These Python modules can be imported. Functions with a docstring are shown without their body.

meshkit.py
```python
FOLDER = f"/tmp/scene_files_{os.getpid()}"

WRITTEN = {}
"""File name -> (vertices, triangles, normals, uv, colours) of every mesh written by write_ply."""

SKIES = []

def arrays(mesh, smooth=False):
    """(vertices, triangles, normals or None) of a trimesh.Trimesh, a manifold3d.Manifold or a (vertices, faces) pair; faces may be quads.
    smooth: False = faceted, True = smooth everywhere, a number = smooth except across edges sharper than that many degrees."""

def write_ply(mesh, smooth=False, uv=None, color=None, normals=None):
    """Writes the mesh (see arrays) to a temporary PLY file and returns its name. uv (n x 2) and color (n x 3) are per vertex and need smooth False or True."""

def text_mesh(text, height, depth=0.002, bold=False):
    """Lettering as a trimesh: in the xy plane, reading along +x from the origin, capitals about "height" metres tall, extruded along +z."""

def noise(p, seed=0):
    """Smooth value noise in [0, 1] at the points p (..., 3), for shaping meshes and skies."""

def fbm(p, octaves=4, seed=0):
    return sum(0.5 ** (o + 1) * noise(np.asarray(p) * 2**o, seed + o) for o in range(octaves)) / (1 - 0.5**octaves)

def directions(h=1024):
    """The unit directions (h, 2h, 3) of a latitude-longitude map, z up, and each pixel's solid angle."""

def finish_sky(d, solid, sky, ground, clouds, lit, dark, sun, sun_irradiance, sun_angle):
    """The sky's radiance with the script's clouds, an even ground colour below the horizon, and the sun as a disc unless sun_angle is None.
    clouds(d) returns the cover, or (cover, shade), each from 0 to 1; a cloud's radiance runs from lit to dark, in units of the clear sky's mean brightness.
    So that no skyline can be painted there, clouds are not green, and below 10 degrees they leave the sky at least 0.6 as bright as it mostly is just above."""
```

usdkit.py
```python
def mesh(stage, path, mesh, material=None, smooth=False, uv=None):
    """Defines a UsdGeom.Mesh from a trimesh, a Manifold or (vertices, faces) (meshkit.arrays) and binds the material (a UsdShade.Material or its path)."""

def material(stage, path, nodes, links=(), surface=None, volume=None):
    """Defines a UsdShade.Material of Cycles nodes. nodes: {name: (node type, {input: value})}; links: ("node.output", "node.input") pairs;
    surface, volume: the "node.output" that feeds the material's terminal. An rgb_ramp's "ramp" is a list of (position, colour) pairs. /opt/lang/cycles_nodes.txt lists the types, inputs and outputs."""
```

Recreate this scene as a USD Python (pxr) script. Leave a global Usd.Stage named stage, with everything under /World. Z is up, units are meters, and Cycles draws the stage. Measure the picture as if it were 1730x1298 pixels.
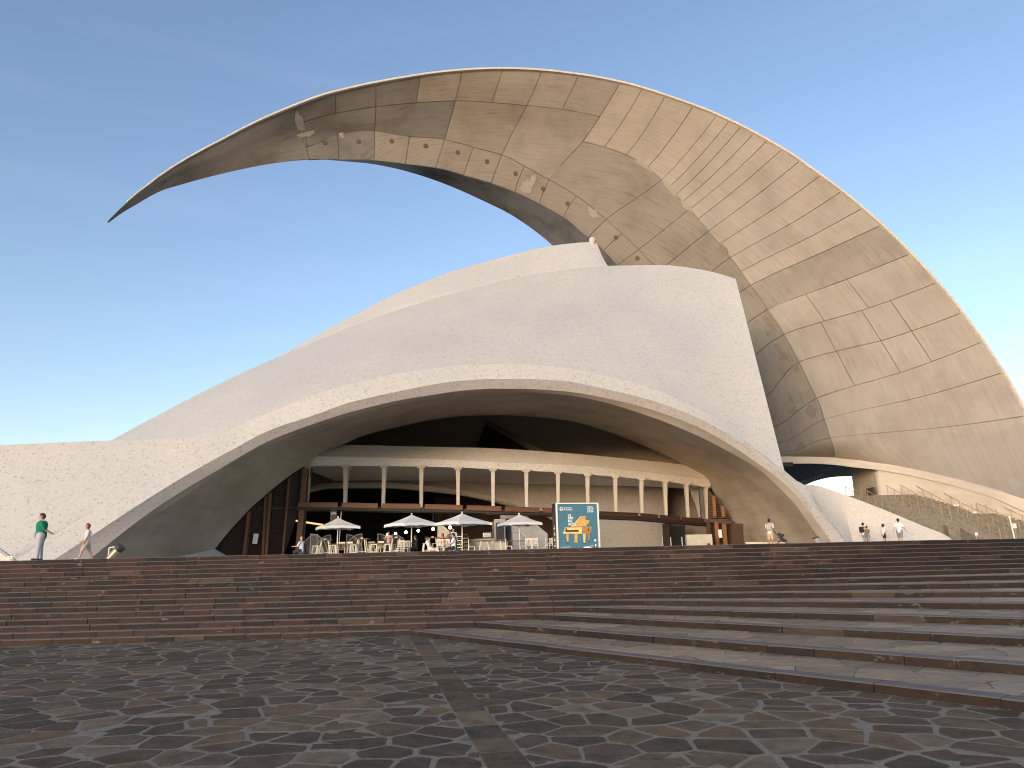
import math, random
import numpy as np, trimesh, manifold3d as m3, usdkit, meshkit
from scipy.interpolate import CubicSpline, PchipInterpolator, Akima1DInterpolator
from scipy.spatial import Voronoi
from shapely.geometry import Polygon, LineString, Point, box as sbox
from shapely.ops import unary_union
from pxr import Usd, UsdGeom, UsdLux, UsdShade, Gf, Sdf

rng = random.Random(7); nrng = np.random.default_rng(7)
stage = Usd.Stage.CreateInMemory()
UsdGeom.SetStageUpAxis(stage, UsdGeom.Tokens.z); UsdGeom.SetStageMetersPerUnit(stage, 1.0)
UsdGeom.Xform.Define(stage, '/World'); UsdGeom.Scope.Define(stage, '/World/Looks')

# ------------------------------------------------------------------ camera
FPX = 1250.0; PITCH = math.radians(13.2); ROLL = math.radians(1.3); EYE = 2.1
Fv = np.array([0, math.cos(PITCH), math.sin(PITCH)]); Uv = np.array([0, -math.sin(PITCH), math.cos(PITCH)]); Xv = np.array([1.0, 0, 0]); Ov = np.array([0, 0, EYE])
cam = UsdGeom.Camera.Define(stage, '/World/camera')
rv = math.cos(ROLL) * Xv - math.sin(ROLL) * Uv; uv_ = math.sin(ROLL) * Xv + math.cos(ROLL) * Uv; bv = -Fv
cam.AddTransformOp().Set(Gf.Matrix4d(*rv, 0, *uv_, 0, *bv, 0, *Ov, 1))
cam.CreateHorizontalApertureAttr(36.0); cam.CreateVerticalApertureAttr(27.0); cam.CreateFocalLengthAttr(36.0 * FPX / 1730)
cam.CreateClippingRangeAttr(Gf.Vec2f(0.1, 20000)); cam.CreateExposureAttr(1.08)
# ------------------------------------------------------------------ sky and sun (low, behind the camera on the left, already veiled)
SUN_EL = math.radians(8); SUN_AZ = math.atan2(-0.50, -0.866)
SKY_STRENGTH = 0.15; SUN_INT = 0.37; SUN_COL = (1.0, 0.87, 0.72); SUN_ANGLE = 28.0
dome = UsdLux.DomeLight.Define(stage, '/World/sky')
sky_mat = usdkit.material(stage, '/World/Looks/sky_air', {
    'sky': ('sky_texture', {'sky_type': 'single_scattering', 'sun_disc': False, 'sun_elevation': SUN_EL, 'sun_rotation': SUN_AZ, 'air_density': 1.0, 'aerosol_density': 0.65, 'ozone_density': 1.5}),
    'tc': ('texture_coordinate', {}), 'mp': ('mapping', {'scale': (1.2, 1.2, 9.0)}),
    'nz': ('noise_texture', {'scale': 2.2, 'detail': 6, 'roughness': 0.6, 'distortion': 0.6}),
    'rp': ('rgb_ramp', {'ramp': [(0.0, (0, 0, 0)), (0.50, (0, 0, 0)), (0.8, (0.012, 0.012, 0.012)), (1.0, (0.02, 0.02, 0.02))]}),
    'mx': ('mix', {'mix_type': 'mix', 'color2': (8.5, 8.6, 8.6)}), 'ti': ('mix', {'mix_type': 'multiply', 'fac': 1.0, 'color2': (1.045, 0.98, 1.06)}),
    'bg': ('background_shader', {'strength': SKY_STRENGTH})},
    [('tc.generated', 'mp.vector'), ('mp.vector', 'nz.vector'), ('nz.fac', 'rp.fac'), ('rp.color', 'mx.fac'), ('sky.color', 'mx.color1'), ('mx.color', 'ti.color1'), ('ti.color', 'bg.color')], surface='bg.background')
UsdShade.MaterialBindingAPI.Apply(dome.GetPrim()).Bind(sky_mat)
dome.GetPrim().SetCustomDataByKey('kind', 'structure')
sun = UsdLux.DistantLight.Define(stage, '/World/sun')
sun.CreateNormalizeAttr(True); sun.CreateIntensityAttr(SUN_INT); sun.CreateAngleAttr(SUN_ANGLE); sun.CreateColorAttr(Gf.Vec3f(*SUN_COL))
sd = np.array([math.sin(SUN_AZ) * math.cos(SUN_EL), math.cos(SUN_AZ) * math.cos(SUN_EL), math.sin(SUN_EL)])
zx = np.cross([0, 0, 1], sd); zx /= np.linalg.norm(zx); zy = np.cross(sd, zx)
sun.AddTransformOp().Set(Gf.Matrix4d(*zx, 0, *zy, 0, *sd, 0, 0, 0, 0, 1))

# ------------------------------------------------------------------ helpers
def ray(px, py):
    u = (px - 865) / FPX; v = (py - 649) / FPX
    return (u * math.cos(ROLL) - v * math.sin(ROLL)) * Xv + (-u * math.sin(ROLL) - v * math.cos(ROLL)) * Uv + Fv
def P(px, py, Y):                       # the point of the place at depth Y (metres north of the photographer)
    d = ray(px, py); return Ov + d * (Y / d[1])
def G0(px, Y, z=2.4):                   # ground point on the upper terrace below column px
    x = P(px, 930, Y)[0]; return np.array([x, Y, z])

names = {}
def path_for(name, parent=None):
    base = str(parent.GetPath()) if parent is not None else '/World'
    k = names.get((base, name), 0); names[(base, name)] = k + 1
    return f'{base}/{name}' + (f'_{k:03d}' if k else '')
def tag(prim, label=None, cat=None, group=None, kind=None):
    for k, v in (('label', label), ('category', cat), ('group', group), ('kind', kind)):
        if v: prim.SetCustomDataByKey(k, v)
    return prim
def thing(name, label=None, cat=None, loc=(0, 0, 0), rz=0.0, group=None, kind=None):
    x = UsdGeom.Xform.Define(stage, path_for(name))
    x.AddTranslateOp().Set(Gf.Vec3d(*map(float, loc)))
    if rz: x.AddRotateZOp().Set(float(rz))
    return tag(x.GetPrim(), label, cat, group, kind)
def obj(name, mesh, mat, parent=None, smooth=False, uv=None, label=None, cat=None, group=None, kind=None):
    if isinstance(mesh, MB): mesh = mesh.mesh()
    m = usdkit.mesh(stage, path_for(name, parent), mesh, mat, smooth, uv)
    return tag(m.GetPrim(), label, cat, group, kind)
def copy_of(src, loc, rz=0.0, label=None):
    cd = src.GetCustomData()
    x = UsdGeom.Xform.Define(stage, path_for(src.GetName().split('_0')[0]))
    x.AddTranslateOp().Set(Gf.Vec3d(*map(float, loc)))
    if rz: x.AddRotateZOp().Set(float(rz))
    else: x.AddRotateZOp().Set(0.0)
    p = x.GetPrim(); p.GetReferences().AddInternalReference(src.GetPath()); p.SetInstanceable(True)
    return tag(p, label or cd['label'], cd['category'], cd.get('group'))

class MB:
    def __init__(self): self.p = []
    def add(self, m): self.p.append(m); return self
    def box(self, size, c, rz=0.0, T=None):
        b = trimesh.creation.box(size)
        if rz: b.apply_transform(trimesh.transformations.rotation_matrix(math.radians(rz), [0, 0, 1]))
        b.apply_translation(c); return self.add(b)
    def bar(self, a, b, w, h=None, up=(0, 0, 1)):
        a = np.asarray(a, float); b = np.asarray(b, float); d = b - a; L = np.linalg.norm(d); d = d / L
        s = np.cross(d, up); s = s / np.linalg.norm(s) if np.linalg.norm(s) > 1e-6 else np.array([1.0, 0, 0]); t = np.cross(s, d)
        m = trimesh.creation.box((w, L, h or w)); M = np.eye(4); M[:3, 0] = s; M[:3, 1] = d; M[:3, 2] = t; M[:3, 3] = (a + b) / 2
        m.apply_transform(M); return self.add(m)
    def tube(self, a, b, r0, r1=None, n=10):
        a = np.asarray(a, float); b = np.asarray(b, float); r1 = r0 if r1 is None else r1
        d = b - a; L = np.linalg.norm(d); d /= L
        s = np.cross(d, [0, 0, 1]); s = s / np.linalg.norm(s) if np.linalg.norm(s) > 1e-6 else np.array([1.0, 0, 0]); t = np.cross(d, s)
        th = np.arange(n) * 2 * math.pi / n
        ring = np.cos(th)[:, None] * s + np.sin(th)[:, None] * t
        v = np.vstack([a + ring * r0, b + ring * r1, [a], [b]]); f = []
        for i in range(n):
            j = (i + 1) % n; f += [[i, j, n + j], [i, n + j, n + i], [2 * n, j, i], [2 * n + 1, n + i, n + j]]
        return self.add(trimesh.Trimesh(v, f, process=False))
    def ball(self, c, r, sub=2, scale=(1, 1, 1)):
        s = trimesh.creation.icosphere(sub, 1.0); s.apply_scale(np.array(scale) * r); s.apply_translation(c); return self.add(s)
    def prism(self, poly, z0, z1):
        m = trimesh.creation.extrude_polygon(poly, z1 - z0, engine='earcut'); m.apply_translation((0, 0, z0)); return self.add(m)
    def mesh(self): return trimesh.util.concatenate(self.p)

def spl(pts, n, t=None):
    """smooth curve through control points (k,3) -> (n,3)"""
    pts = np.asarray(pts, float)
    d = np.r_[0, np.cumsum(np.linalg.norm(np.diff(pts, axis=0), axis=1))] if t is None else np.asarray(t, float)
    q = np.linspace(d[0], d[-1], n)
    return PchipInterpolator(d, pts, axis=0)(q) if len(pts) > 2 else np.array([np.interp(q, d, pts[:, k]) for k in range(3)]).T
def spc(pts, n):
    pts = np.asarray(pts, float); d = np.r_[0, np.cumsum(np.linalg.norm(np.diff(pts, axis=0), axis=1))]
    return CubicSpline(d, pts, axis=0)(np.linspace(0, d[-1], n))
def P3(a):                               # array (...,3) of (px,py,Y) -> world
    a = np.asarray(a, float); return np.array([P(*q) for q in a.reshape(-1, 3)]).reshape(a.shape)
def gnormals(g):
    du = np.gradient(g, axis=1); dv = np.gradient(g, axis=0)
    n = np.cross(du, dv); return n / np.maximum(np.linalg.norm(n, axis=-1, keepdims=True), 1e-9)
def solid(g, th):
    """closed slab: grid (m,n,3) thickened by th along its normal (away from the photographer if th>0)"""
    n = gnormals(g); c = g - Ov; flip = np.sign((n * c).sum(-1).mean())
    b = g + n * flip * th; m, k = g.shape[:2]
    v = np.vstack([g.reshape(-1, 3), b.reshape(-1, 3)]); N = m * k; f = []
    I = np.arange(N).reshape(m, k)
    a_, b_, c_, d_ = I[:-1, :-1].ravel(), I[:-1, 1:].ravel(), I[1:, 1:].ravel(), I[1:, :-1].ravel()
    q1 = np.c_[a_, b_, c_], np.c_[a_, c_, d_]
    front = np.vstack(q1); back = np.vstack(q1)[:, ::-1] + N
    ed = np.r_[I[0, :], I[1:, -1], I[-1, -2::-1], I[-2:0:-1, 0]]; E = len(ed); i1 = np.arange(E) + 2 * N; i2 = np.roll(i1, -1)
    v = np.vstack([v, v[ed], v[ed + N]])                  # the sides have their own corners so that shading stays crisp at the edge
    side = np.vstack([np.c_[i1, i1 + E, i2 + E], np.c_[i1, i2 + E, i2]])
    t = trimesh.Trimesh(v, np.vstack([front, back, side]), process=False)
    if t.volume < 0: t.faces = t.faces[:, ::-1]
    return t
def solid_uv(g, u):
    m, k = g.shape[:2]; I = np.arange(m * k).reshape(m, k); ed = np.r_[I[0, :], I[1:, -1], I[-1, -2::-1], I[-2:0:-1, 0]]
    return np.vstack([u, u, u[ed], u[ed]])
def loft_ring(rows, end=True):
    """closed tube from cross-section rings rows (n,k,3)"""
    g = np.asarray(rows); n, k = g.shape[:2]; I = np.arange(n * k).reshape(n, k); J = np.roll(I, -1, axis=1)
    f = np.vstack([np.c_[I[:-1].ravel(), J[:-1].ravel(), J[1:].ravel()], np.c_[I[:-1].ravel(), J[1:].ravel(), I[1:].ravel()]])
    v = g.reshape(-1, 3); v = np.vstack([v, g[0].mean(0), g[-1].mean(0)]); N = n * k
    f = np.vstack([f, np.c_[np.full(k, N), J[0], I[0]]] + ([np.c_[np.full(k, N + 1), I[-1], J[-1]]] if end else []))
    t = trimesh.Trimesh(v, f, process=False)
    if t.volume < 0: t.faces = t.faces[:, ::-1]
    return t
def between(rowA, rowB, m, n, dY=0.0):
    """(px,py,Y) curves -> patch; dY<0 bulges the middle towards the photographer"""
    A, B = spl(rowA, n), spl(rowB, n); s = np.linspace(0, 1, m)[:, None, None]
    g = A[None] * (1 - s) + B[None] * s; g[..., 2] += dY * 4 * (s * (1 - s))[..., 0]
    return P3(g)
def rbox(sx, sy, sz, b):                  # box with chamfered upper edges, base at z=0 centre origin
    x, y = sx / 2, sy / 2
    v = [(-x, -y, 0), (x, -y, 0), (x, y, 0), (-x, y, 0), (-x, -y, sz - b), (x, -y, sz - b), (x, y, sz - b), (-x, y, sz - b), (-x + b, -y + b, sz), (x - b, -y + b, sz), (x - b, y - b, sz), (-x + b, y - b, sz)]
    f = [(0, 3, 2), (0, 2, 1)]
    for o in (0, 4):
        for i in range(4): j = (i + 1) % 4; f += [(o + i, o + j, o + 4 + j), (o + i, o + 4 + j, o + 4 + i)]
    f += [(8, 9, 10), (8, 10, 11)]
    return trimesh.Trimesh(v, f, process=False)

# ------------------------------------------------------------------ materials
def mat(name, nodes, links, surface='p.BSDF'): return usdkit.material(stage, '/World/Looks/' + name, nodes, links, surface=surface)
def plain(name, col, rough=0.6, metal=0.0, var=0.12, scale=9.0, spec=0.4):
    return mat(name, {'g': ('geometry', {}), 'n': ('noise_texture', {'scale': scale, 'detail': 4}), 'r': ('rgb_ramp', {'ramp': [(0.3, tuple(c * (1 - var) for c in col)), (0.7, tuple(min(1, c * (1 + var)) for c in col))]}),
                      'p': ('principled_bsdf', {'roughness': rough, 'metallic': metal, 'specular_ior_level': spec})}, [('g.position', 'n.vector'), ('n.fac', 'r.fac'), ('r.color', 'p.base_color')])
def emit(name, col, s): return mat(name, {'e': ('emission', {'color': col, 'strength': s})}, [], surface='e.emission')

def mosaic(name, col, speck=0.72):
    return mat(name, {'g': ('geometry', {}),
        'v': ('voronoi_texture', {'scale': 10.0}), 'rv': ('separate_color', {}),
        'r1': ('rgb_ramp', {'ramp': [(0.0, tuple(c * speck for c in col)), (0.07, tuple(c * (speck * 0.4 + 0.58) for c in col)), (0.13, tuple(c * 0.95 for c in col)), (1.0, tuple(c * 1.06 for c in col))]}),
        'n2': ('noise_texture', {'scale': 0.16, 'detail': 5, 'roughness': 0.6}), 'r2': ('rgb_ramp', {'ramp': [(0.3, (0.90, 0.905, 0.92)), (0.7, (1.03, 1.0, 0.97))]}),
        'mu': ('mix', {'mix_type': 'multiply', 'fac': 1.0}), 
        'bd': ('voronoi_texture', {'scale': 10.0, 'feature': 'distance_to_edge'}), 'rb': ('rgb_ramp', {'ramp': [(0.0, (0, 0, 0)), (0.12, (1, 1, 1))]}),
        'b': ('bump', {'strength': 0.2, 'distance': 0.015}), 'p': ('principled_bsdf', {'roughness': 0.5, 'specular_ior_level': 0.45})},
        [('g.position', 'v.vector'), ('g.position', 'n2.vector'), ('g.position', 'bd.vector'), ('v.color', 'rv.color'), ('rv.r', 'r1.fac'), ('n2.fac', 'r2.fac'), ('r1.color', 'mu.color1'), ('r2.color', 'mu.color2'),
         ('mu.color', 'p.base_color'), ('bd.distance', 'rb.fac'), ('rb.color', 'b.height'), ('b.normal', 'p.normal')])
M = {}
M['mosaic'] = mosaic('white_tile_mosaic', (0.498, 0.494, 0.466))
M['mosaic_beam'] = mosaic('pale_tile_beam', (0.70, 0.66, 0.60)); M['mosaic_inner'] = mosaic('inner_wall_tiles', (0.55, 0.52, 0.48))
M['mosaic_band'] = mosaic('speckled_tile_band', (0.43, 0.41, 0.385), 0.66)
M['mosaic_warm'] = mosaic('warm_tile_mosaic', (0.62, 0.57, 0.50), 0.84)

def concrete(name, col, streak=0.5, uvscale=(0.10, 2.2, 1), stain=0.45, tint=0.0):
    """board-marked concrete: streaks along the first uv direction, blotches and small dirt marks"""
    dark = tuple(c * (1 - streak) for c in col); lite = tuple(c * 1.12 for c in col)
    return mat(name, {'tc': ('texture_coordinate', {}), 'mp': ('mapping', {'scale': uvscale}), 'g': ('geometry', {}), 'oi': ('object_info', {}),
        'n': ('noise_texture', {'scale': 1.0, 'detail': 6, 'roughness': 0.7}), 'r': ('rgb_ramp', {'ramp': [(0.28, dark), (0.46, col), (0.72, lite)]}),
        'n2': ('noise_texture', {'scale': 0.22, 'detail': 6, 'roughness': 0.62}), 'r2': ('rgb_ramp', {'ramp': [(0.34, (1 - stain, 1 - stain * 1.06, 1 - stain * 1.15)), (0.55, (1, 1, 1))]}),
        'mp3': ('mapping', {'scale': (0.5, 2.0, 1)}), 'n3': ('noise_texture', {'scale': 1.0, 'detail': 8, 'roughness': 0.75}), 'r3': ('rgb_ramp', {'ramp': [(0.30, (0.55, 0.47, 0.40)), (0.36, (1, 1, 1))]}),
        'mu': ('mix', {'mix_type': 'multiply', 'fac': 1.0}), 'mu3': ('mix', {'mix_type': 'multiply', 'fac': 1.0}),
        'ro': ('rgb_ramp', {'ramp': [(0.0, (0.96, 0.96, 0.955)), (1.0, (1.03, 1.025, 1.02))]}), 'mo': ('mix', {'mix_type': 'multiply', 'fac': 1.0}),
        'b': ('bump', {'strength': 0.4, 'distance': 0.03}), 'p': ('principled_bsdf', {'roughness': 0.85, 'specular_ior_level': 0.25})},
        [('tc.UV', 'mp.vector'), ('mp.vector', 'n.vector'), ('n.fac', 'r.fac'), ('g.position', 'n2.vector'), ('n2.fac', 'r2.fac'), ('tc.UV', 'mp3.vector'), ('mp3.vector', 'n3.vector'), ('n3.fac', 'r3.fac'),
         ('r.color', 'mu.color1'), ('r2.color', 'mu.color2'), ('mu.color', 'mu3.color1'), ('r3.color', 'mu3.color2'), ('oi.random', 'ro.fac'), ('mu3.color', 'mo.color1'), ('ro.color', 'mo.color2'),
         ('mo.color', 'p.base_color'), ('n.fac', 'b.height'), ('b.normal', 'p.normal')])
M['concrete'] = concrete('board_marked_concrete', (0.318, 0.277, 0.226), 0.16, (0.3, 3.5, 1), stain=0.16)
M['concrete_old'] = concrete('weathered_concrete', (0.225, 0.195, 0.156), 0.38, (0.32, 4.6, 1), stain=0.2)
M['concrete_mid'] = concrete('dirty_panel_concrete', (0.258, 0.225, 0.182), 0.28, (0.3, 4.2, 1), stain=0.2)
M['concrete_grey'] = concrete('grey_weathered_concrete', (0.155, 0.141, 0.122), 0.36, (0.3, 4.2, 1), stain=0.28)
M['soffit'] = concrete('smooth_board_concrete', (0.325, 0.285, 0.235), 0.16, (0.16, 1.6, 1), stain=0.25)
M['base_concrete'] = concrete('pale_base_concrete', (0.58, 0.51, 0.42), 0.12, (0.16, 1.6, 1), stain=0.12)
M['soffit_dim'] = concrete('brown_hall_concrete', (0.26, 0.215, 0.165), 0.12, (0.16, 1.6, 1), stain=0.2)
M['joint'] = plain('dark_joint_filler', (0.195, 0.163, 0.125), 0.9)
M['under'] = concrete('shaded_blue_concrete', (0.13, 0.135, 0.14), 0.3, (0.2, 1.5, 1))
M['cream'] = plain('cream_render', (0.52, 0.47, 0.39), 0.7, var=0.08, scale=2.0)
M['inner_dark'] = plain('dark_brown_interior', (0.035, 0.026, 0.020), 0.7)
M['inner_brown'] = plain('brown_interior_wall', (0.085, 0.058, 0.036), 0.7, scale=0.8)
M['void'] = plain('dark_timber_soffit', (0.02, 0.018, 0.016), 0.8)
M['scaly'] = mat('grey_green_ribbed', {'g': ('geometry', {}), 'w': ('wave_texture', {'scale': 3.0, 'distortion': 6, 'detail': 3, 'bands_direction': 'diagonal'}), 'r': ('rgb_ramp', {'ramp': [(0.2, (0.05, 0.06, 0.058)), (0.8, (0.28, 0.31, 0.30))]}), 'p': ('principled_bsdf', {'roughness': 0.7})}, [('g.position', 'w.vector'), ('w.fac', 'r.fac'), ('r.color', 'p.base_color')])
def stone(name, ramp, lichen=0.5, rough=0.75, sc=1.0, bump=0.7, top=None, spec=0.35):
    nodes = {'g': ('geometry', {}), 'oi': ('object_info', {}), 'tc': ('texture_coordinate', {}), 'su': ('separate_xyz', {}), 'ad': ('math', {'math_type': 'add'}), 'fr': ('math', {'math_type': 'fraction'}),
        'r': ('rgb_ramp', {'ramp': ramp, 'interpolate': False}),
        'n': ('noise_texture', {'scale': 3.0 * sc, 'detail': 7, 'roughness': 0.68}), 'rn': ('rgb_ramp', {'ramp': [(0.28, (0.55, 0.55, 0.57)), (0.5, (1, 1, 1)), (0.75, (1.35, 1.3, 1.22))]}),
        'mu': ('mix', {'mix_type': 'multiply', 'fac': 1.0}),
        'mpl': ('mapping', {'scale': (1.0, 1.0, 2.2)}), 'nl': ('noise_texture', {'scale': 2.4 * sc, 'detail': 9, 'roughness': 0.75}), 'rl': ('rgb_ramp', {'ramp': [(0.0, (0, 0, 0)), (0.60, (0, 0, 0)), (0.70, (lichen, lichen, lichen))]}),
        'ml': ('mix', {'mix_type': 'mix', 'color2': (0.26, 0.235, 0.20)}),
        'nb': ('noise_texture', {'scale': 14 * sc, 'detail': 6, 'roughness': 0.65}), 'b': ('bump', {'strength': bump, 'distance': 0.02}),
        'p': ('principled_bsdf', {'roughness': rough, 'specular_ior_level': spec})}
    links = [('tc.UV', 'su.vector'), ('su.x', 'ad.value1'), ('oi.random', 'ad.value2'), ('ad.value', 'fr.value1'), ('fr.value', 'r.fac'), ('g.position', 'n.vector'), ('n.fac', 'rn.fac'), ('r.color', 'mu.color1'), ('rn.color', 'mu.color2'),
        ('g.position', 'mpl.vector'), ('mpl.vector', 'nl.vector'), ('nl.fac', 'rl.fac'), ('rl.color', 'ml.fac'), ('mu.color', 'ml.color1'), ('g.position', 'nb.vector'), ('nb.fac', 'b.height'), ('b.normal', 'p.normal'), ('ml.color', 'p.base_color')]
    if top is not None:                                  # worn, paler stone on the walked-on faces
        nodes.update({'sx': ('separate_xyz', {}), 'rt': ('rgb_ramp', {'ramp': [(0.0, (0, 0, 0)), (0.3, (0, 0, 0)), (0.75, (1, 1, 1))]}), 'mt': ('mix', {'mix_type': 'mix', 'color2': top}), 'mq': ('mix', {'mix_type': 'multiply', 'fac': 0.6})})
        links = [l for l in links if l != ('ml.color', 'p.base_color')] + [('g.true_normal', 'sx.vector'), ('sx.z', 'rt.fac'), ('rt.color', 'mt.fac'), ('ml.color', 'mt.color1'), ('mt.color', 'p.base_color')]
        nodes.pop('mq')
    return mat(name, nodes, links)
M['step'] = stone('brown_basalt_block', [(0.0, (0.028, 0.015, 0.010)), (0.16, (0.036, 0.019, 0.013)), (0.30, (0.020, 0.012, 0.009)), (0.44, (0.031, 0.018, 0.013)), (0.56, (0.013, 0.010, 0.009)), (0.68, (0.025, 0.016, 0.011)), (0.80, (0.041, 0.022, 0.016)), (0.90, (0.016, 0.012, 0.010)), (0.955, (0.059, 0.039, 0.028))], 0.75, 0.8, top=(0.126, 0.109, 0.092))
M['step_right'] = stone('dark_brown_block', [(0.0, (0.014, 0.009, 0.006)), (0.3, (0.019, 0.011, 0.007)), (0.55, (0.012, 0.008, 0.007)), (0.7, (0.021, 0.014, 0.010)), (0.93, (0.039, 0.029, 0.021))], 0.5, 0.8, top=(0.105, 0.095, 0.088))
M['flag'] = stone('brown_grey_flagstone', [(0.0, (0.084, 0.060, 0.040)), (0.16, (0.116, 0.085, 0.055)), (0.32, (0.070, 0.054, 0.037)), (0.46, (0.130, 0.087, 0.054)), (0.60, (0.095, 0.069, 0.049)), (0.72, (0.073, 0.057, 0.042)), (0.82, (0.147, 0.112, 0.077)), (0.93, (0.104, 0.076, 0.053))], 0.3, 0.9, spec=0.12)
M['tread'] = stone('slate_tread', [(0.0, (0.175, 0.128, 0.085)), (0.3, (0.215, 0.158, 0.104)), (0.6, (0.141, 0.105, 0.071)), (0.8, (0.245, 0.187, 0.122))], 0.3, 0.55)
M['mortar'] = plain('sandy_mortar', (0.165, 0.136, 0.104), 0.9, var=0.3, scale=24)
M['bed'] = plain('dark_mortar', (0.085, 0.070, 0.056), 0.9, var=0.25, scale=12)
M['terrace'] = plain('terrace_paving', (0.42, 0.385, 0.34), 0.8, scale=2)
M['earth'] = plain('ground_earth', (0.12, 0.105, 0.09), 0.9, scale=0.3)
M['right_step'] = plain('grey_green_stair_stone', (0.20, 0.175, 0.13), 0.85, var=0.25, scale=3)
def wood(name, col, sc=1.0):
    return mat(name, {'tc': ('texture_coordinate', {}), 'mp': ('mapping', {'scale': (0.8, 9, 9)}), 'g': ('geometry', {}), 'n': ('noise_texture', {'scale': 2.0, 'detail': 6, 'roughness': 0.7}),
        'r': ('rgb_ramp', {'ramp': [(0.3, tuple(c * 0.55 for c in col)), (0.6, col), (0.75, tuple(c * 1.5 for c in col))]}), 'p': ('principled_bsdf', {'roughness': 0.6})},
        [('g.position', 'mp.vector'), ('mp.vector', 'n.vector'), ('n.fac', 'r.fac'), ('r.color', 'p.base_color')])
M['wood'] = wood('dark_louvre_wood', (0.055, 0.026, 0.014)); M['wood_mid'] = wood('brown_board_wood', (0.16, 0.072, 0.036)); M['wood_light'] = wood('orange_post_wood', (0.26, 0.115, 0.045)); M['wood_top'] = wood('table_top_wood', (0.14, 0.085, 0.05))
M['white'] = plain('white_paint', (0.72, 0.68, 0.60), 0.5, var=0.05); M['white_fur'] = plain('cream_paint', (0.62, 0.57, 0.44), 0.5, var=0.08)
M['canvas'] = mat('white_canvas', {'d': ('principled_bsdf', {'base_color': (0.80, 0.82, 0.84), 'roughness': 0.8}), 't': ('translucent_bsdf', {'color': (0.6, 0.6, 0.58)}), 'm': ('mix_closure', {'fac': 0.18})}, [('d.BSDF', 'm.closure1'), ('t.BSDF', 'm.closure2')], surface='m.closure')
M['metal'] = plain('grey_metal', (0.42, 0.40, 0.37), 0.4, 0.7); M['brass'] = plain('brushed_bin_metal', (0.34, 0.28, 0.19), 0.35, 0.8); M['black'] = plain('black_plastic', (0.018, 0.018, 0.02), 0.45)
M['rail'] = plain('bronze_rail', (0.42, 0.31, 0.17), 0.5, 0.3); M['grey'] = plain('grey_paint', (0.30, 0.29, 0.29), 0.5); M['paper'] = plain('white_paper', (0.75, 0.75, 0.73), 0.8, var=0.03)
M['teal'] = plain('teal_poster', (0.055, 0.155, 0.215), 0.45, var=0.06, scale=1.5); M['gold'] = plain('golden_print', (0.55, 0.32, 0.09), 0.5, var=0.2, scale=2.5); M['gold_dark'] = plain('dark_gold_print', (0.36, 0.18, 0.05), 0.5, var=0.2, scale=3); M['gold_light'] = plain('pale_gold_print', (0.74, 0.50, 0.18), 0.5); M['print_white'] = plain('white_print', (0.82, 0.82, 0.80), 0.5, var=0.02); M['print_dark'] = plain('dark_print', (0.05, 0.02, 0.015), 0.5)
M['globe'] = emit('lit_globe', (1.0, 0.86, 0.62), 9.0); M['warm_lamp'] = emit('lit_warm_lamp', (1.0, 0.72, 0.22), 14.0); M['shelf_light'] = emit('lit_shelf', (1.0, 0.72, 0.35), 1.6)
M['glass'] = mat('thin_glass', {'t': ('transparent_bsdf', {'color': (0.75, 0.78, 0.78)}), 'g': ('glossy_bsdf', {'roughness': 0.03}), 'f': ('fresnel', {'IOR': 1.5}), 'm': ('mix_closure', {})}, [('f.fac', 'm.fac'), ('t.BSDF', 'm.closure1'), ('g.BSDF', 'm.closure2')], surface='m.closure')
M['leaf'] = plain('dark_leaves', (0.05, 0.075, 0.03), 0.6, var=0.4)
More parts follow.
